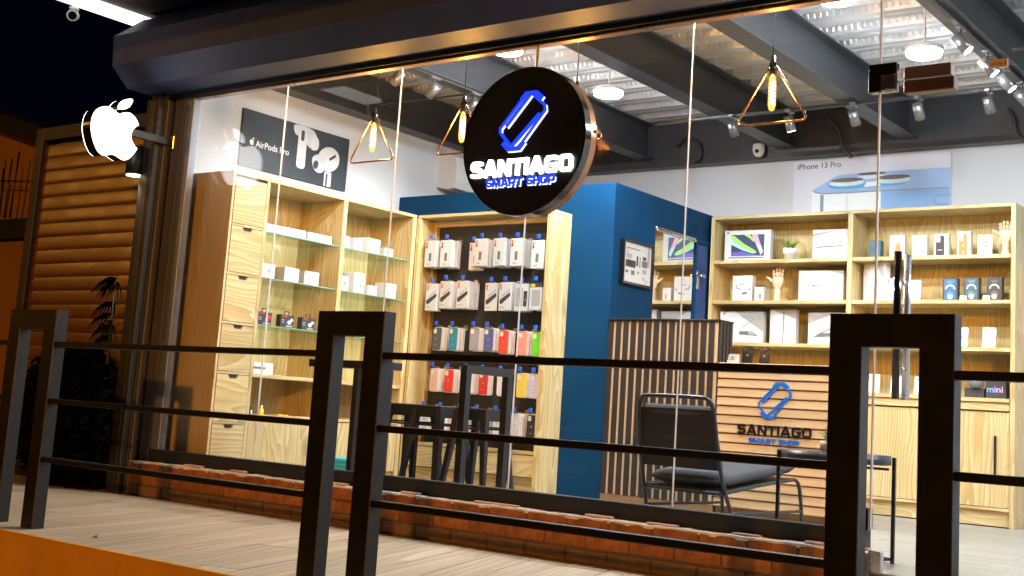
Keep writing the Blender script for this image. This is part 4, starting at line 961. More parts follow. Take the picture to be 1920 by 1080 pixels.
t_ = box_fr("laptop_box", "closed white laptop box with grey lettering on the middle shelf", "box", -3.885, .365, zM, .246, LB, polys=[([(.16, 1.0), (.5, 1.0), (.5, .88)], 4, .0006), ([(-.06, .08), (.08, .08), (.08, .09), (-.06, .09)], 1, .0006)])
mb = MB(); text_into(mb, "MacBook Pro", -.070, .118, .135, FY(0), 0, 0, .01); mb.build("box_lettering", PRINTG, t_)
box_fr("laptop_box", "plain white box turned at an angle at the divider of the middle shelf", "box", -3.46, .21, zM, .30, LB, polys=[([(.05, 1.0), (.5, .92), (.5, .55)], 4, .0006)], dep=.07, rz=-.45)
def phone(name, label, xc, z, col, body_mat, lens_mat, w_=.075, h=.15, y=3.82, tilt=-.18, rz=0, group=None):
    t = thing(name, label, "phone", (xc, y, z), rz, group)
    M = Matrix.Rotation(tilt, 4, 'X'); fn = lambda u, v, d: tuple(M @ Vector((u, -d, v)))
    mb = MB(); mb.poly(rrect(-w_/2, w_/2, .006, h, .011), fn, -.004, .004, 0); mb.build("body", body_mat, t)
    mb = MB(); mb.poly(rrect(-w_/2+.006, -w_/2+.034, h-.038, h-.008, .008), fn, .004, .0055, 0)
    for a, b_ in ((-.0075, .0075), (.0075, 0), (-.0075, -.0075)): mb.poly(ell(-w_/2+.02+a, h-.023+b_, .0055, .0055, 12), fn, .0055, .0075, 1)
    mb.build("camera_block", [body_mat, lens_mat], t)
    mb = MB(); mb.poly(ell(0, h*.5, .007, .008, 12), fn, .004, .0046); mb.build("badge", PRINTG, t)
    MB().cbox(-w_*.55, w_*.55, -.012, .05, 0, .006, .0015).build("stand", pine[0], t)
    return t
PBL = pm("phone_pale_blue", (.42, .55, .80), .25, 0, .1); PBLW = pm("phone_ice_blue", (.66, .76, .86), .25, 0, .05); PWH = pm("phone_white", (.84, .84, .84), .2, 0, .03); PBK = pm("phone_black", (.010, .010, .011), .2)
phone("phone", "pale blue phone standing between the angled box and the door handle", -3.305, zM, 0, PBL, PRINTD, .095, .178)
phone("phone", "ice white phone just past the door handle on the middle shelf", -3.135, zM, 0, PBLW, PRINTD, .092, .158)
def pro_box(label, xc, c_edge, c_glow, c_mid):
    box_fr("phone_box", label, "box", xc, .107, zM, .175, [PRINTD, c_edge, c_glow, c_mid], polys=[(rrect(-.40, .40, .06, .95, .08), 1, .0006), ([(x*.34, .52+.20*math.sqrt(max(0, 1-x*x))) for x in [i/8-1 for i in range(17)]]+[(x*.25, .52+.13*math.sqrt(max(0, 1-x*x))) for x in [1-i/8 for i in range(17)]], 2, .0011), (ell(0, .28, .25, .16, 20), 3, .0011), (ell(0, .20, .18, .11, 18), 2, .0015), ([(-.25, .88), (.25, .88), (.15, .76), (-.15, .76)], 3, .0011)])
pro_box("black phone box with a bright blue phone print on the middle shelf", -2.880, pm("pb1", (.06, .14, .26), .3), pm("pb2", (.40, .66, .85), .3), pm("pb3", (.06, .25, .55), .3))
pro_box("black phone box with a teal-grey phone print on the middle shelf", -2.722, pm("pb4", (.07, .12, .15), .3), pm("pb5", (.45, .66, .70), .3), pm("pb6", (.12, .22, .26), .3))
pro_box("black phone box with a graphite phone print on the middle shelf", -2.562, pm("pb7", (.06, .06, .065), .3), pm("pb8", (.55, .50, .42), .3), pm("pb9", (.12, .12, .12), .3))
for xc, lb in ((-2.765, "small white price card by the teal-grey phone box"), (-2.602, "small white price card by the graphite phone box")):
    mb = MB(); mb.cbox(-.024, .024, 0, .012, 0, .034, .002, 0); mb.poly([(-.012, .014), (.012, .014), (.012, .02), (-.012, .02)], FY(0), 0, .0005, 1)
    tag(mb.build("price_card", [WHITEP, PRINTL], None, loc=(xc, 3.785, zM)), lb, "card", "price cards")
box_fr("laptop_box", "white laptop box with an open thin laptop print behind the slatted counter", "box", -4.553, .384, zL, .258, LB, polys=[([(-.14, 1.0), (.5, .96), (.5, .38), (.02, .82)], 4, .0006), ([(.02, .5), (.28, .77), (.29, .765), (.03, .49)], 2, .0010), ([(-.05, .34), (-.02, .38), (.25, .38), (.38, .26), (.37, .24), (-.04, .27)], 2, .0010), ([(.16, .37), (.25, .37), (.35, .27), (.18, .28)], 1, .0014), ([(-.44, .9), (-.38, .9), (-.38, .95), (-.44, .95)], 2, .0006)])
box_fr("laptop_box", "white upright box with a vertical laptop edge print, lower shelf", "box", -4.195, .222, zL, .277, LB, polys=[([(-.45, 1.0), (.5, .98), (.5, .72), (.1, .84)], 4, .0006), ([(.0, .02), (.03, .02), (.045, .8), (.03, .97), (.01, .97), (.01, .8)], 2, .0010)])
box_fr("laptop_box", "white laptop box with an opened laptop seen from the side, lower shelf", "box", -3.800, .35, zL, .252, LB, polys=[([(-.5, 1.0), (.2, .98), (-.1, .86), (-.5, .64)], 4, .0006), ([(-.36, .25), (-.2, .38), (.3, .68), (.31, .66), (-.16, .37), (.2, .37), (.2, .27), (-.34, .23)], 2, .0010)])
phone("phone", "white phone half hidden by the wide post on the lower shelf", -2.785, zL, 0, PWH, PRINTG, .090, .150)
phone("phone", "white phone at the outer end of the lower shelf", -2.591, zL, 0, PWH, PRINTG, .094, .150)
phone("phone", "white phone framed by the post opening on the bench top", -3.434, zN, 0, PWH, PRINTG, .094, .146)
phone("phone", "white phone behind the handles on the bench top", -3.255, zN, 0, PWH, PRINTG, .09, .14)
phone("phone", "pale phone right of the handles on the bench top", -3.078, zN, 0, PBLW, PRINTG, .092, .14)
t = thing("round_speaker", "small grey round fabric speaker on a black box", "speaker", (-2.683, 3.85, zN+.0705)); 
MB().lathe([(0, 0), (.028, .0), (.046, .012), (.053, .035), (.050, .056), (.036, .074), (.015, .080), (0, .080)], n=24).build("body", pm("speaker_fabric", (.16, .19, .23), .9, 0, .2, 120, .5, 300), t)
MB().lathe([(0, .0802), (.018, .0802), (.02, .078)], n=16).build("touch_top", BLKGLOSS, t)
box_fr("speaker_box", "plain black box under the round speaker on the bench top", "box", -2.697, .135, zN, .070, [PRINTD, DGREY], [(.18, .2, .05, .95, 1)], dep=.10)
t_ = box_fr("mini_box", "black box with glowing mini lettering beside the round speaker", "box", -2.545, .140, zN, .128, [PRINTD], dep=.10)
for i, (ch, c_) in enumerate((("m", (.15, .45, 1)), ("i", (.35, .35, 1)), ("n", (.75, .35, .9)), ("i", (1, .45, .75)))):
    mb = MB(); xx = (-.062, -.010, .003, .040)[i]; text_into(mb, ch, xx, .045, (.048, .008, .030, .008)[i], FY(0), 0, 0, .012, height=(.030, .042, .030, .042)[i]); mb.build("box_lettering", pm("mini_print%d" % i, c_, .4), t_)
box_fr("phone_box", "pale blue box at the end of the bench behind the counter", "box", -3.72, .11, zN, .17, [WHITE, CY], [(-.1, .4, .2, .8, 1)])

def grass_plant(name, label, loc, s=1.0):
    t = thing(name, label, "potted plant", loc)
    MB().lathe([(0, 0), (.040*s, 0), (.046*s, .05*s), (.053*s, .052*s), (.056*s, .092*s), (.050*s, .092*s), (.048*s, .080*s), (0, .080*s)], n=24).build("pot", WHITEP, t)
    mb = MB(); rnd = random.Random(len(label))
    for i in range(95):
        a = rnd.uniform(0, 6.28); lean = rnd.uniform(.05, 1.0)**.8; L = rnd.uniform(.08, .125)*s
        b0 = Vector((math.cos(a)*.028*s*rnd.random(), math.sin(a)*.028*s*rnd.random(), .078*s)); dr = Vector((math.cos(a), math.sin(a), 0)); sd_ = Vector((-dr.y, dr.x, 0))
        pts = []
        for j in range(5):
            u = j/4; pts.append(b0+dr*(lean*L*.8*u**1.4)+Vector((0, 0, L*(u-.45*lean*u*u))))
        w0 = .0035*s
        vs = []
        for j, p in enumerate(pts): ww = w0*(1-.85*j/4); vs += [p-sd_*ww, p+sd_*ww]
        mb.add(vs, [(2*j, 2*j+1, 2*j+3, 2*j+2) for j in range(4)], i % 2)
    o = mb.build("grass_blades", [LEAF, pm("leaf_light_"+str(int(loc[0]*-100)), (.20, .38, .05), .5, 0, .3, 30)], t); tag(o, kind='stuff')
    return t
grass_plant("potted_plant", "grassy green plant in a white pot on the top shelf", (-4.158, 3.87, zT), 1.06)

def hand(label, loc, s=1.0, mirror=1, spread=0.0):
    t = thing("wooden_hand", label, "mannequin hand", loc)
    pt = lambda x, z, y=0: (x*s*mirror, y*s, z*s)
    MB().lathe([(0, 0), (.032*s, 0), (.030*s, .01*s), (.0245*s, .05*s), (.0235*s, .092*s), (.020*s, .098*s), (0, .098*s)], n=20).build("forearm", handwood, t)
    pal = smooth_poly([(-.022, .098), (.022, .098), (.036, .125), (.043, .155), (.042, .178), (.0, .186), (-.040, .180), (-.044, .155), (-.036, .122)], 3)
    mb = MB(); fr = lambda u, v, d: (u*s*mirror, -d*s, v*s)
    n_ = len(pal); cxp = (0, .145)
    lay = [(-.014, .82), (-.010, .95), (0, 1.0), (.010, .95), (.014, .82)]
    vs = [fr(cxp[0]+(u-cxp[0])*k_, cxp[1]+(v-cxp[1])*k_, d_) for d_, k_ in lay for u, v in pal]
    fs = [(i*n_+a, i*n_+(a+1) % n_, (i+1)*n_+(a+1) % n_, (i+1)*n_+a) for i in range(4) for a in range(n_)]+[tuple(range(n_))[::-1], tuple(range(4*n_, 5*n_))]
    mb.add(vs, fs, 0, True); mb.build("palm", handwood, t)
    for x0, L, dx in ((-.031, .058, -.004-spread), (-.010, .070, -.001), (.011, .072, .001), (.031, .062, .004+spread)):
        mb = MB(); a = Vector((x0, 0, .180)); b_ = Vector((x0+dx, -.003, .180+L*.55)); c_ = Vector((x0+dx*1.8, .002, .180+L))
        mb.tube([pt(v.x, v.z, v.y) for v in (a, a.lerp(b_, .5), b_)], .0092*s, 10, rs=[.0092*s, .0098*s, .0088*s])
        mb.tube([pt(v.x, v.z, v.y) for v in (b_.lerp(c_, .05), b_.lerp(c_, .5), b_.lerp(c_, .88), c_)], .009*s, 10, rs=[.0086*s, .0090*s, .0078*s, .004*s]); mb.build("finger", handwood, t)
    mb = MB(); ps = [(-.038, .0, .148), (-.056, -.006, .160), (-.066, -.008, .172), (-.082, -.008, .180), (-.088, -.008, .1815)]
    mb.tube([pt(x, z, y) for x, y, z in ps], .009*s, 10, rs=[.0105*s, .0105*s, .0090*s, .0080*s, .004*s]); mb.build("thumb", handwood, t)
    return t
hand("jointed wooden mannequin hand with spread thumb at the outer end of the top shelf", (-2.492, 3.87, zT), 1.03)
hd = hand("jointed wooden mannequin hand between white boxes on the middle shelf", (-4.255, 3.87, zM), 1.10)

# ================================================================== reception: slatted block and wood counter
rc = thing("slatted_counter", "tall reception block clad in black vertical slats on tan wood", "counter", (-4.37, 2.38, ZF)); CO = (-4.37, 2.38, ZF)
MB().cbox(-4.838, -3.955, 2.305, 2.50, .178, 1.41, .002).build("core", tanv, rc, CO)
n_s = 14; pit = (4.836-3.958)/n_s
sl = MB().cbox(-.0208, .0208, -.005, .005, -.62, .62, .002); s0 = None
for i in range(n_s):
    lc = (-4.815+i*pit-CO[0], 2.300-CO[1], .798-CO[2])
    if s0 is None: s0 = sl.build("slat", pm("dark_slat", (.022, .019, .017), .5, 0, .4, 18, .15, 80), rc, loc=lc)
    else: inst("slat", s0.data, rc, lc)
slg = MB().cbox(-.009, .009, -.016, .016, -.62, .62, .002); s1 = None
for i in range(4):
    lc = (-3.945-CO[0], 2.325+i*.05-CO[1], .798-CO[2])
    if s1 is None: s1 = slg.build("slat", s0.data.materials[0], rc, loc=lc)
    else: inst("slat", s1.data, rc, lc)
MB().cbox(-4.838, -3.94, 2.30, 2.50, ZF, .177, .002).build("baseboard", basewood, rc, CO)
MB().cbox(-4.838, -3.937, 2.284, 2.505, 1.411, 1.424, .002).build("cap", BLACK, rc, CO)
wc = thing("wood_counter", "low wood-slatted reception counter carrying the shop name", "counter", (-3.45, 2.6, ZF)); KO = (-3.45, 2.6, ZF)
MB().cbox(-3.934, -3.065, 2.316, 2.56, ZF+.04, 1.10, .002).build("core", basewood, wc, KO)
MB().cbox(-3.934, -3.055, 2.285, 2.60, 1.101, 1.130, .003).build("top", pine[0], wc, KO)
MB().cbox(-3.934, -3.065, 2.325, 2.55, ZF, .169, .002).build("baseboard", basewood, wc, KO)
sl = MB(); sl.add([(x, y, z) for x in (-.4345, .4345) for y, z in ((.012, -.027), (-.010, -.027), (-.012, -.023), (-.006, .025), (.012, .027))], [(0,5,6,1), (1,6,7,2), (2,7,8,3), (3,8,9,4), (4,9,5,0), (0,1,2,3,4), (9,8,7,6,5)]); s0 = None
for i in range(15):
    lc = (-3.4995-KO[0], 2.303-KO[1], .204+i*.0607-KO[2])
    if s0 is None: s0 = sl.build("slat", tanwood, wc, loc=lc)
    else: inst("slat", s0.data, wc, lc)
f = FY(2.291)
mb = MB(); phone_logo(mb, -3.630, .772, .236, .239, f, -.004, .006); mb.build("phone_emblem", LOGOB, wc, KO)
mb = MB(); shop_text(mb, "SANTIAGO", -3.772, .661, .522, .066, f, -.004, .006); mb.build("name_letters", LOGOK, wc, KO)
for wd_, u_, w_ in (("SMART", -3.688, .191), ("SHOP", -3.475, .143)):
    mb = MB(); shop_text(mb, wd_, u_, .608, w_, .033, f, -.004, .006); mb.build("tagline_word", LOGOB, wc, KO)
# on the counter
t = thing("card_holder", "white business card holder with cards on the counter top", "card holder", (-3.905, 2.45, 1.1305))
mb = MB(); mb.cbox(-.055, .055, -.03, .03, 0, .008, .001); mb.cbox(-.055, .055, -.03, -.026, .008, .025, .001); mb.build("tray", WHITEP, t)
for i in range(4):
    mb = MB(); M_ = Matrix.Translation((0, -.02+i*.008, .009)) @ Matrix.Rotation(-.25, 4, 'X'); mb.cbox(-.045, .045, -.0015, .0015, 0, .052+.004*i, .0004, 0, M_)
    if i == 0:
        fn = lambda u, v, d: tuple(M_ @ Vector((u, -.0015-d, v)))
        mb.poly(ell(0, .034, .008, .008, 10), fn, 0, .0003, 1); mb.poly([(-.02, .018), (.02, .018), (.02, .022), (-.02, .022)], fn, 0, .0003, 1)
    mb.build("card", [WHITE, PRINTG], t)
phone("phone", "black phone on a stand next to the card holder on the counter", -3.793, 1.1305, 0, PBK, DGREY, .078, .125, 2.43)
phone("phone", "black phone on a stand farther from the card holder on the counter", -3.667, 1.1305, 0, PBK, DGREY, .072, .120, 2.43)

# ================================================================== bar table and stools by the glass
bt = thing("bar_table", "narrow black bar table behind the middle railing post", "table", (-5.3, .3, ZF)); TO = (-5.3, .3, ZF)
TB = pm("table_black", (.022, .025, .030), .38, .1, .25, 8, .08, 70)
MB().cbox(-5.76, -5.065, .24, .36, .909, .957, .003).build("top", TB, bt, TO)
for x, y in ((-5.36, .24), (-5.11, .24)): MB().cbox(x, x+.045, y, y+.045, ZF, .9085, .003).build("leg", TB, bt, TO)
fs2 = thing("frame_stand", "narrow black upright frame stand in front of the pegboard", "stand", (-4.48, .46, ZF)); TO = (-4.48, .46, ZF)
mb = MB(); mb.poly([(.24, ZF), (.285, ZF), (.285, .909), (.635, .909), (.635, ZF), (.68, ZF), (.68, .957), (.24, .957)], FX(-4.505), 0, .045); mb.build("frame", TB, fs2, TO)
for y in (.24, .635): MB().cbox(-4.545, -4.42, y-.01, y+.055, ZF, ZF+.012, .003).build("foot", TB, fs2, TO)
def stool_parts(t):
    z = .585
    mb = MB(); mb.cbox(-.115, .115, -.115, .115, z-.018, z, .006); mb.build("seat", TB, t)
    mb = MB(); 
    for sx in (-1, 1): mb.box(*sorted((sx*.113, sx*.119)), -.113, .113, z-.075, z-.012)
    for sy in (-1, 1): mb.box(-.1195, .1195, *sorted((sy*.1135, sy*.1195)), z-.076, z-.0125)
    mb.build("apron", TB, t)
    for sx in (-1, 1):
        for sy in (-1, 1):
            mb = MB(); a = Vector((sx*.100, sy*.100, z-.02)); b_ = Vector((sx*.165, sy*.165, 0))
            wt, wb_ = .022, .012
            vs = []
            for p, w_ in ((a, wt), (b_, wb_)): vs += [p+Vector((-w_, -w_, 0)), p+Vector((w_, -w_, 0)), p+Vector((w_, w_, 0)), p+Vector((-w_, w_, 0))]
            mb.add(vs, [(0,1,2,3), (7,6,5,4), (0,4,5,1), (1,5,6,2), (2,6,7,3), (3,7,4,0)]); mb.build("leg", TB, t)
    for zz, e in ((.46, .115), (.07, .150)):
        for sy in (-1, 1): MB().cyl((-e, sy*e, zz), (e, sy*e, zz), .006, n=8).build("stretcher", TB, t)
        for sx in (-1, 1): MB().cyl((sx*e, -e, zz+.012), (sx*e, e, zz+.012), .006, n=8).build("stretcher", TB, t)
def copy_tree(o):
    c = o.copy(); C.objects.link(c)
    for ch in o.children: k_ = ch.copy(); C.objects.link(k_); k_.parent = c
    return c
st0 = thing("bar_stool", "black metal stool behind the narrow frame stand", "stool", (-4.78, .80, ZF), .06, "black stools at the bar table"); stool_parts(st0)
for x, lab, a in ((-5.115, "black metal stool next to the narrow frame stand", -.05), (-5.375, "black metal stool nearest the bar table", .08)):
    c = copy_tree(st0); c.location = (x, .80+(.03 if a > 0 else 0), ZF); c.rotation_euler = (0, 0, a); c['label'] = lab

# ================================================================== lounge chair and side table
ch = thing("lounge_chair", "low black metal lounge chair with dark grey cushions seen from behind", "chair", (-3.44, .98, ZF), R(-4))
def tb(nm, pts, r=.0115, k=5): return MB().tube(smooth_open(pts, k), r, 10).build(nm, TB, ch)
for sx in (-1, 1):
    tb("leg", [(sx*.292, .09, 0), (sx*.283, .055, .10), (sx*.270, .0, .22)], .0115)
    tb("leg", [(sx*.262, .77, .285), (sx*.264, .81, .282), (sx*.268, .845, .255), (sx*.272, .868, .17), (sx*.277, .89, 0)])
    tb("seat_rail", [(sx*.268, -.01, .21), (sx*.266, .35, .25), (sx*.262, .77, .285)])
    tb("side_stretcher", [(sx*.283, .055, .10), (sx*.279, .45, .10), (sx*.275, .877, .10)], .009)
tb("back_frame", [(-.270, .0, .22), (-.258, -.06, .40), (-.250, -.10, .60), (-.240, -.118, .685), (-.215, -.128, .715), (-.17, -.13, .722), (.0, -.13, .724), (.17, -.13, .722), (.215, -.128, .715), (.240, -.118, .685), (.250, -.10, .60), (.258, -.06, .40), (.270, .0, .22)], .0125, 6)
MB().tube([(-.265, .0, .205), (.265, .0, .205)], .011, 10).build("rear_rail", TB, ch)
MB().tube([(-.262, .77, .282), (.262, .77, .282)], .011, 10).build("front_rail", TB, ch)
def pad(W0, W1, pts, th, name):
    """cushion: centre line pts (y,z), rounded cross-section"""
    mb = MB(); sec = []
    n_ = len(pts)
    for i, (y, z) in enumerate(pts):
        u = i/(n_-1); W_ = W0+(W1-W0)*u
        a = Vector((pts[min(i+1, n_-1)][0]-pts[max(i-1, 0)][0], pts[min(i+1, n_-1)][1]-pts[max(i-1, 0)][1])).normalized(); nr = Vector((-a.y, a.x))
        e = min(1.0, math.sin(math.pi*min(max(u, .0), 1.0))*4+.25); tt = th*e
        ring_ = []
        for k_ in range(20):
            t_ = 2*math.pi*k_/20; cx = math.copysign(abs(math.cos(t_))**.35, math.cos(t_))*W_/2; cn = math.copysign(abs(math.sin(t_))**.6, math.sin(t_))*tt/2
            ring_.append((cx, y+nr.x*cn, z+nr.y*cn))
        sec += ring_
    fs = [(i*20+k_, i*20+(k_+1) % 20, (i+1)*20+(k_+1) % 20, (i+1)*20+k_) for i in range(n_-1) for k_ in range(20)]+[tuple(range(20))[::-1], tuple(range((n_-1)*20, n_*20))]
    mb.add(sec, fs, 0, True); return mb.build(name, FABRIC, ch)
pad(.50, .52, [(.03+.79*i/14, .268+.092*i/14) for i in range(15)], .078, "seat_cushion")
pad(.44, .45, [(.05-.135*i/14, .33+.345*i/14) for i in range(15)], .07, "back_cushion")
mb = MB(); mb.add([(-.252, -.045, .33), (.252, -.045, .33), (.236, -.108, .655), (-.236, -.108, .655), (-.252, -.038, .33), (.252, -.038, .33), (.236, -.101, .655), (-.236, -.101, .655)], [(0,1,2,3), (7,6,5,4), (0,4,5,1), (1,5,6,2), (2,6,7,3), (3,7,4,0)]); mb.build("back_sling", pm("sling_fabric", (.016, .015, .015), .85, 0, .2, 60, .4, 240), ch)
mb = MB(); mb.add([(-.258, .01, .208), (.258, .01, .208), (.254, .76, .278), (-.254, .76, .278), (-.258, .01, .222), (.258, .01, .222), (.254, .76, .291), (-.254, .76, .291)], [(3,2,1,0), (4,5,6,7), (0,1,5,4), (1,2,6,5), (2,3,7,6), (3,0,4,7)]); mb.build("seat_sling", TB, ch)

t = thing("side_table", "round black metal tray table beside the lounge chair", "table", (-2.31, .40, ZF))
h = .452
mb = MB(); mb.lathe([(0, h), (.235, h), (.243, h+.004), (.249, h+.034), (.252, h+.036), (.252, h-.004), (.245, h-.008), (0, h-.008)], n=48); mb.build("tray", TB, t)
for a in range(4):
    x, y = .264*math.cos(a*math.pi/2+.32), .264*math.sin(a*math.pi/2+.32)
    MB().cbox(x-.008, x+.008, y-.008, y+.008, 0, h+.03, .001).build("leg", BLACK, t)
MB().cbox(-.256, .256, -.006, .006, h-.03, h-.018, .001).build("cross_bar", BLACK, t) 
MB().cbox(-.006, .006, -.256, .256, h-.043, h-.031, .001).build("cross_bar", BLACK, t)
pts_ = [(.264*math.cos(a*math.pi/2+.32), .264*math.sin(a*math.pi/2+.32), .018) for a in range(4)]
for a in range(4): MB().tube([pts_[a], pts_[(a+1) % 4]], .006, 8).build("rung", BLACK, t)
grass_plant("potted_plant", "small grassy plant in a pale pot on the round tray table", (-2.355, .44, ZF+h+.001), .9)

# ================================================================== pendants, ceiling panels, track spots
for k, (x, lab) in enumerate(((-5.465, "triangular copper pendant lamp nearest the earbud poster"), (-4.72, "triangular copper pendant lamp half hidden behind the round sign"), (-3.89, "triangular copper pendant lamp behind the round sign"), (-2.68, "triangular copper pendant lamp hanging alone near the door"))):
    t = thing("pendant_lamp", lab, "pendant lamp", (x, .35, 2.24), 0, "triangular pendant lamps")
    w_, h = .200, .325; co = []
    for (px_, pz, r_) in ((0, h, .02), (w_, 0, .022), (-w_, 0, .022)): co.append((px_, pz))
    tri = []
    def fil(p, a, b_, r_):
        p, a, b_ = Vector(p), Vector(a), Vector(b_); da = (a-p).normalized(); db = (b_-p).normalized(); L = r_*2
        return [tuple((p+da*L).lerp(p, 2*s_*(1-s_)).lerp(p+db*L, s_*s_) if False else ((1-s_)**2*(p+da*L)+2*s_*(1-s_)*p+s_*s_*(p+db*L))) for s_ in (0, .25, .5, .75, 1)]
    A_, B_, D_ = (0, h), (w_, 0), (-w_, 0)
    tri = fil(A_, D_, B_, .02)+fil(B_, A_, D_, .022)+fil(D_, B_, A_, .022)
    MB().tube([(a, 0, b_) for a, b_ in tri], .0058, 8, closed=True).build("wire_frame", COPPER, t)
    MB().cyl((0, 0, h), (0, 0, 1.08), .003, n=6).build("cord", BLACK, t)
    MB().lathe([(0, h+.03), (.010, h+.028), (.012, h-.002), (.021, h-.012), (.021, h-.075), (0, h-.075)], n=16).build("socket", BLKGLOSS, t)
    bz = h-.078
    b_ = MB().lathe([(.012, bz), (.018, bz-.02), (.020, bz-.05), (.020, bz-.155), (.013, bz-.178), (0, bz-.186)], n=18).build("bulb", BULBL, t)
    MB().tube([(0.009*math.cos(i*1.1), .009*math.sin(i*1.1), bz-.03-i*.0034) for i in range(36)], .0036, 6).build("filament", BULBM, b_)
for k, (x, y, lab) in enumerate(((-4.72, 1.945, "round white ceiling light behind the round sign's upper edge"), (-2.44, 1.915, "round white ceiling light over the door closer"), (-2.525, .775, "round white ceiling light cut by the top edge near the door"), (-4.75, .775, "round white ceiling light hidden above the round sign"), (-.3, 1.93, "round white ceiling light beyond the door"), (-.3, .8, "round white ceiling light at the far end by the glass"))):
    t = thing("ceiling_light", lab, "ceiling light", (x, y, 3.02), 0, "round ceiling lights")
    MB().lathe([(0, .03), (.104, .03), (.110, .024), (.110, .004), (.104, 0), (0, 0)], n=36).build("housing", WHITEP, t)
    mb = MB(); mb.lathe([(.100, -.001), (.100, -.020), (.095, -.026), (.0, -.027)], n=36); mb.build("diffuser", LEDM, t)
    MB().cyl((0, 0, .03), (0, 0, .31), .008, n=8).build("stem", WHITEP, t)
def spot(x, y, z, d, lab, e=None, grp="track spotlights"):
    t = thing("track_spotlight", lab, "spotlight", (x, y, z+.10), 0, grp); d = Vector(d).normalized()
    GS = SPOTM
    MB().cbox(-.018, .018, -.05, .05, -.012, .006, .002).build("adapter", GS, t)
    MB().cyl((0, 0, -.012), (0, 0, -.06), .007, n=8).build("stem", GS, t)
    c = Vector((0, 0, -.085))
    hd_ = MB().cyl(c-d*.045, c+d*.065, .034, n=22).build("head", GS, t)
    MB().cyl(c+d*.0651, c+d*.067, .028, n=20).build("lens", LENSM, hd_)
    if e:
        L = bpy.data.lights.new("spot_beam", 'SPOT'); L.energy = e; L.spot_size = R(75); L.spot_blend = .8; L.shadow_soft_size = .028; L.color = (.97, .985, 1.0)
        lo = bpy.data.objects.new("spot_beam", L); C.objects.link(lo); lo.parent = hd_; lo.location = c+d*.075; lo.rotation_euler = d.to_track_quat('-Z', 'Y').to_euler()
    return t
SPOTM = pm("spot_silver", (.22, .22, .23), .3, .7, .1)
def track(name, lab, p0, p1):
    mb = MB(); x0, y0, z0_ = p0; x1, y1, z1 = p1
    mb.cbox(min(x0, x1)-.017, max(x0, x1)+.017, min(y0, y1)-.017, max(y0, y1)+.017, z0_-.014, z0_+.006, .002)
    return tag(mb.build(name, BLACK), lab, "light track", "ceiling light tracks")
track("light_track", "black spotlight track running inward near the earbud poster", (-5.55, .25, 2.985), (-5.55, 2.1, 2.985))
track("light_track", "black spotlight track running along the back beam", (-4.5, 2.76, 2.985), (-1.2, 2.76, 2.985))
track("light_track", "black spotlight track running inward beyond the door closer", (-2.07, .5, 2.985), (-2.07, 2.72, 2.985))
for y, o_ in ((.63, "nearest the glass"), (1.0, "second from the glass"), (1.45, "third from the glass"), (1.85, "farthest from the glass")):
    spot(-5.55, y, 2.875, (-.75, .05, -.66), "silver track spotlight over the bar table, %s" % o_, SPOT_E*1.45)
for x, o_ in ((-4.14, "end nearest the blue box"), (-3.69, "second along"), (-3.21, "middle one"), (-2.76, "fourth along"), (-2.30, "end nearest the door")):
    spot(x, 2.76, 2.875, (.04, .62, -.78) if x != -3.69 else (.15, .3, -.95), "silver track spotlight on the back track, %s" % o_, SPOT_E)
for y, o_ in ((1.42, "nearest the glass"), (1.92, "second inward"), (2.29, "third inward"), (2.66, "deepest inward")):
    spot(-2.07, y, 2.875, (.6, .1, -.75), "silver track spotlight on the door-side track, %s" % o_, SPOT_E*.6)

# ================================================================== beside the shop: slat gate, shrubs, neighbour
gt = thing("slat_gate", "tall dark-framed gate clad in horizontal wood-toned slats", "gate", (-8.05, .1, 0)); HO = (-8.05, .1, 0)
GF = pm("gate_frame", (.018, .014, .020), .55, .0, .25, 8, .1, 60)
MB().cbox(-8.90, -8.80, .06, .16, -.02, 2.69, .004).build("post", GF, gt, HO)
MB().cbox(-8.80, -7.25, .06, .16, 2.585, 2.69, .004).build("head_rail", GF, gt, HO)
MB().cbox(-7.36, -7.25, .06, .16, -.02, 2.584, .004).build("post", GF, gt, HO)
sl = MB(); L = 1.436; nprof = []
for i in range(9):
    u = i/8; nprof.append((-.012-.0045*math.sin(math.pi*u)**.4*(1-.6*u), -.0505+.101*u))
vs = [(x, y, z) for x in (-L/2, L/2) for y, z in nprof]
sl.add(vs, [(i, 9+i, 10+i, i+1) for i in range(8)], 0, True); sl.add([(x, y, z) for x in (-L/2, L/2) for y, z in ((.01, -.0505), (.01, .0505))], [(0, 1, 3, 2)], 0)
sg0 = None
for i in range(24):
    lc = (-8.08-HO[0], .11-HO[1], .075+i*.1055)
    if sg0 is None: sg0 = sl.build("slat", SLATG, gt, loc=lc)
    else: o = inst("slat", sg0.data, gt, lc); o.rotation_euler = (random.uniform(-.02, .02), random.uniform(-.003, .003), 0)
MB().cbox(-8.80, -7.36, .13, .15, -.02, 2.585, .002).build("backing", BLACK, gt, HO)
MB().cbox(-8.798, -7.362, .055, .078, .0, .80, .003).build("kick_panel", BLACK, gt, HO)

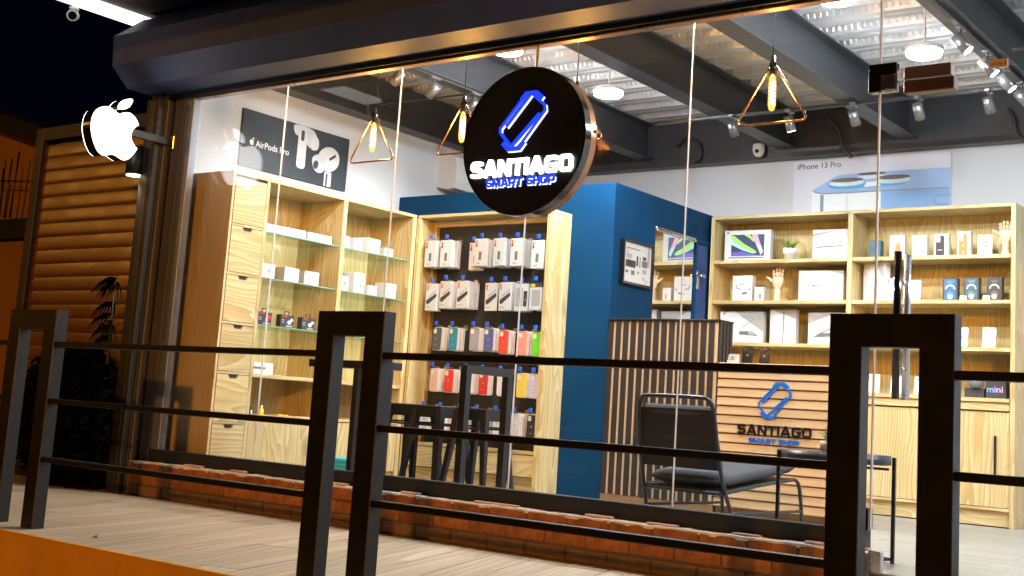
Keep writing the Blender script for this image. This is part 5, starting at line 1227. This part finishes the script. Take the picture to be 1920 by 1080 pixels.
def leaf_cloud(name, mats, n_, c, rad, size, seed, parent=None, flat=1.0):
    rnd = random.Random(seed); mb = MB()
    for i in range(n_):
        while True:
            p = Vector((rnd.uniform(-1, 1), rnd.uniform(-1, 1), rnd.uniform(-1, 1)))
            if .35 < p.length < 1+.12*rnd.random(): break
        p = Vector((c[0]+p.x*rad[0], c[1]+p.y*rad[1], c[2]+p.z*rad[2]))
        d = Vector((rnd.gauss(0, 1), rnd.gauss(0, 1), rnd.gauss(0, .6))).normalized(); e = d.orthogonal().normalized()
        e.rotate(Matrix.Rotation(rnd.uniform(0, 6.3), 3, d)); s_ = size*rnd.uniform(.6, 1.3); nr = d.cross(e)
        mb.add([p-d*s_, p-e*s_*.42+nr*s_*.1, p+d*s_, p+e*s_*.42+nr*s_*.1], [(0, 1, 2), (0, 2, 3)], rnd.randrange(len(mats)))
    o = mb.build(name, mats, parent); tag(o, kind='stuff'); return o
t = thing("shrub", "dark rounded shrub in front of the slat gate", "shrub", (-7.72, -.14, 0))
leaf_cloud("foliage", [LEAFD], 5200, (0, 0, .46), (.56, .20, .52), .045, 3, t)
MB().tube([(0, 0, 0), (.02, .0, .3), (-.02, .02, .6)], .02, 8, rs=[.022, .016, .008]).build("stem", BLACK, t)
# drooping fronds beside the guide rail
t = thing("frond_plant", "tall dark plant with drooping fronds beside the steel corner post", "plant", (-7.33, -.14, 0))
MB().tube([(0, 0, 0), (.01, -.01, .7), (-.02, 0, 1.45)], .014, 8, rs=[.016, .012, .006]).build("stem", BLACK, t)
mb = MB(); rnd = random.Random(5)
for (z, a, L_) in ((1.45, 3.3, .22), (1.42, 2.7, .18), (1.28, 3.0, .20), (1.20, 3.5, .22), (1.12, 2.8, .2), (1.05, 3.2, .18), (1.40, 4.2, .14), (1.15, 4.4, .16)):
    for q_ in range(9):
        aa = a+(q_-4)*.2; dr = Vector((math.cos(aa), math.sin(aa)*.6, 0)); pts = [Vector((-.01, 0, z))+dr*(L_*u)+Vector((0, 0, .05*u-.17*u*u)) for u in (0, .33, .66, 1)]
        sd_ = Vector((-dr.y, dr.x, .3)).normalized(); vs = []
        for j, p in enumerate(pts): ww = (.004, .008, .006, .001)[j]; vs += [p-sd_*ww, p+sd_*ww]
        mb.add(vs, [(2*j, 2*j+1, 2*j+3, 2*j+2) for j in range(3)])
o = mb.build("fronds", LEAFD, t); tag(o, kind='stuff')
t = thing("hedge_shrub", "green leafy shrub beyond the end railing post", "shrub", (-8.6, -.75, 0))
leaf_cloud("foliage", [LEAFY, LEAF], 2600, (0, 0, .62), (.52, .30, .58), .04, 8, t)
MB().tube([(0, 0, 0), (0, 0, .5)], .025, 8).build("stem", BLACK, t)
nh = thing("neighbour_house", "orange-lit plain house wall with a dark sloping roof edge behind the gate", "house", (-14, 4, -.9)); NO = (-14, 4, -.9)
MB().poly([(-24, -.9), (-9.2, -.9), (-9.2, 2.2), (-15.1, 3.86), (-16.5, 4.24), (-20, 5.2), (-24, 5.2)], FY(4.2), 0, .2).build("wall", pm("house_render", (.20, .085, .025), .85, 0, .25, 1.2, .3, 20), nh, NO)
mb = MB(); mb.poly([(-24, 5.2), (-20, 5.2), (-16.5, 4.24), (-9.0, 2.18), (-9.0, 2.42), (-16.5, 4.5), (-20, 5.46), (-24, 5.46)], FY(3.9), -.6, .1); mb.build("roof_edge", BLACK, nh, NO)
MB().cbox(-22, -13.5, 3.80, 3.99, 2.62, 2.86, .004).build("canopy_band", BLACK, nh, NO)
for i in range(7):
    x = -16.25+i*.14; MB().cyl((x, 3.7, 2.86), (x+random.uniform(-.06, .06), 3.7, 3.5+random.uniform(-.1, .35)), .012, n=6).build("rebar", BLACK, nh, NO)
MB().cyl((-16.4, 3.68, 3.42), (-14.6, 3.68, 3.30), .010, n=6).build("rebar", BLACK, nh, NO)
# street lamp down the road whose glow streaks the gate
t = thing("street_lamp", "sodium street lamp on a tall pole down the road", "street lamp", (-20.5, -8.3, -.9))
MB().cyl((0, 0, 0), (0, 0, 5.6), .07, .045, n=14).build("pole", GF, t)
MB().tube([(0, 0, 5.55), (.3, .12, 5.75), (.9, .36, 5.8)], .03, 8).build("arm", GF, t)
hd_ = MB().cbox(.75, 1.25, .28, .52, 5.74, 5.85, .02).build("head", GF, t)
MB().cbox(.82, 1.18, .31, .49, 5.72, 5.739, .004).build("lens", em("sodium_lens", (1, .45, .06), 60), hd_)
L = bpy.data.lights.new("sodium_lamp", 'POINT'); L.energy = 380; L.color = (1, .42, .06); L.shadow_soft_size = .18
lo = bpy.data.objects.new("sodium_lamp", L); C.objects.link(lo); lo.parent = hd_; lo.location = (1.0, .4, 5.60)
# a dry leaf on the deck
mb = MB(); mb.add([(-.022, 0, .002), (0, -.012, .010), (.024, .002, .004), (.004, .014, .016), (.012, .006, .02)], [(0, 1, 4), (1, 2, 4), (2, 3, 4), (3, 0, 4)])
o = mb.build("fallen_leaf", pm("dry_leaf", (.20, .09, .04), .8), None, loc=(-5.02, -1.72, 0)); tag(o, "small dry brown leaf lying on the deck near the kerb", "leaf")
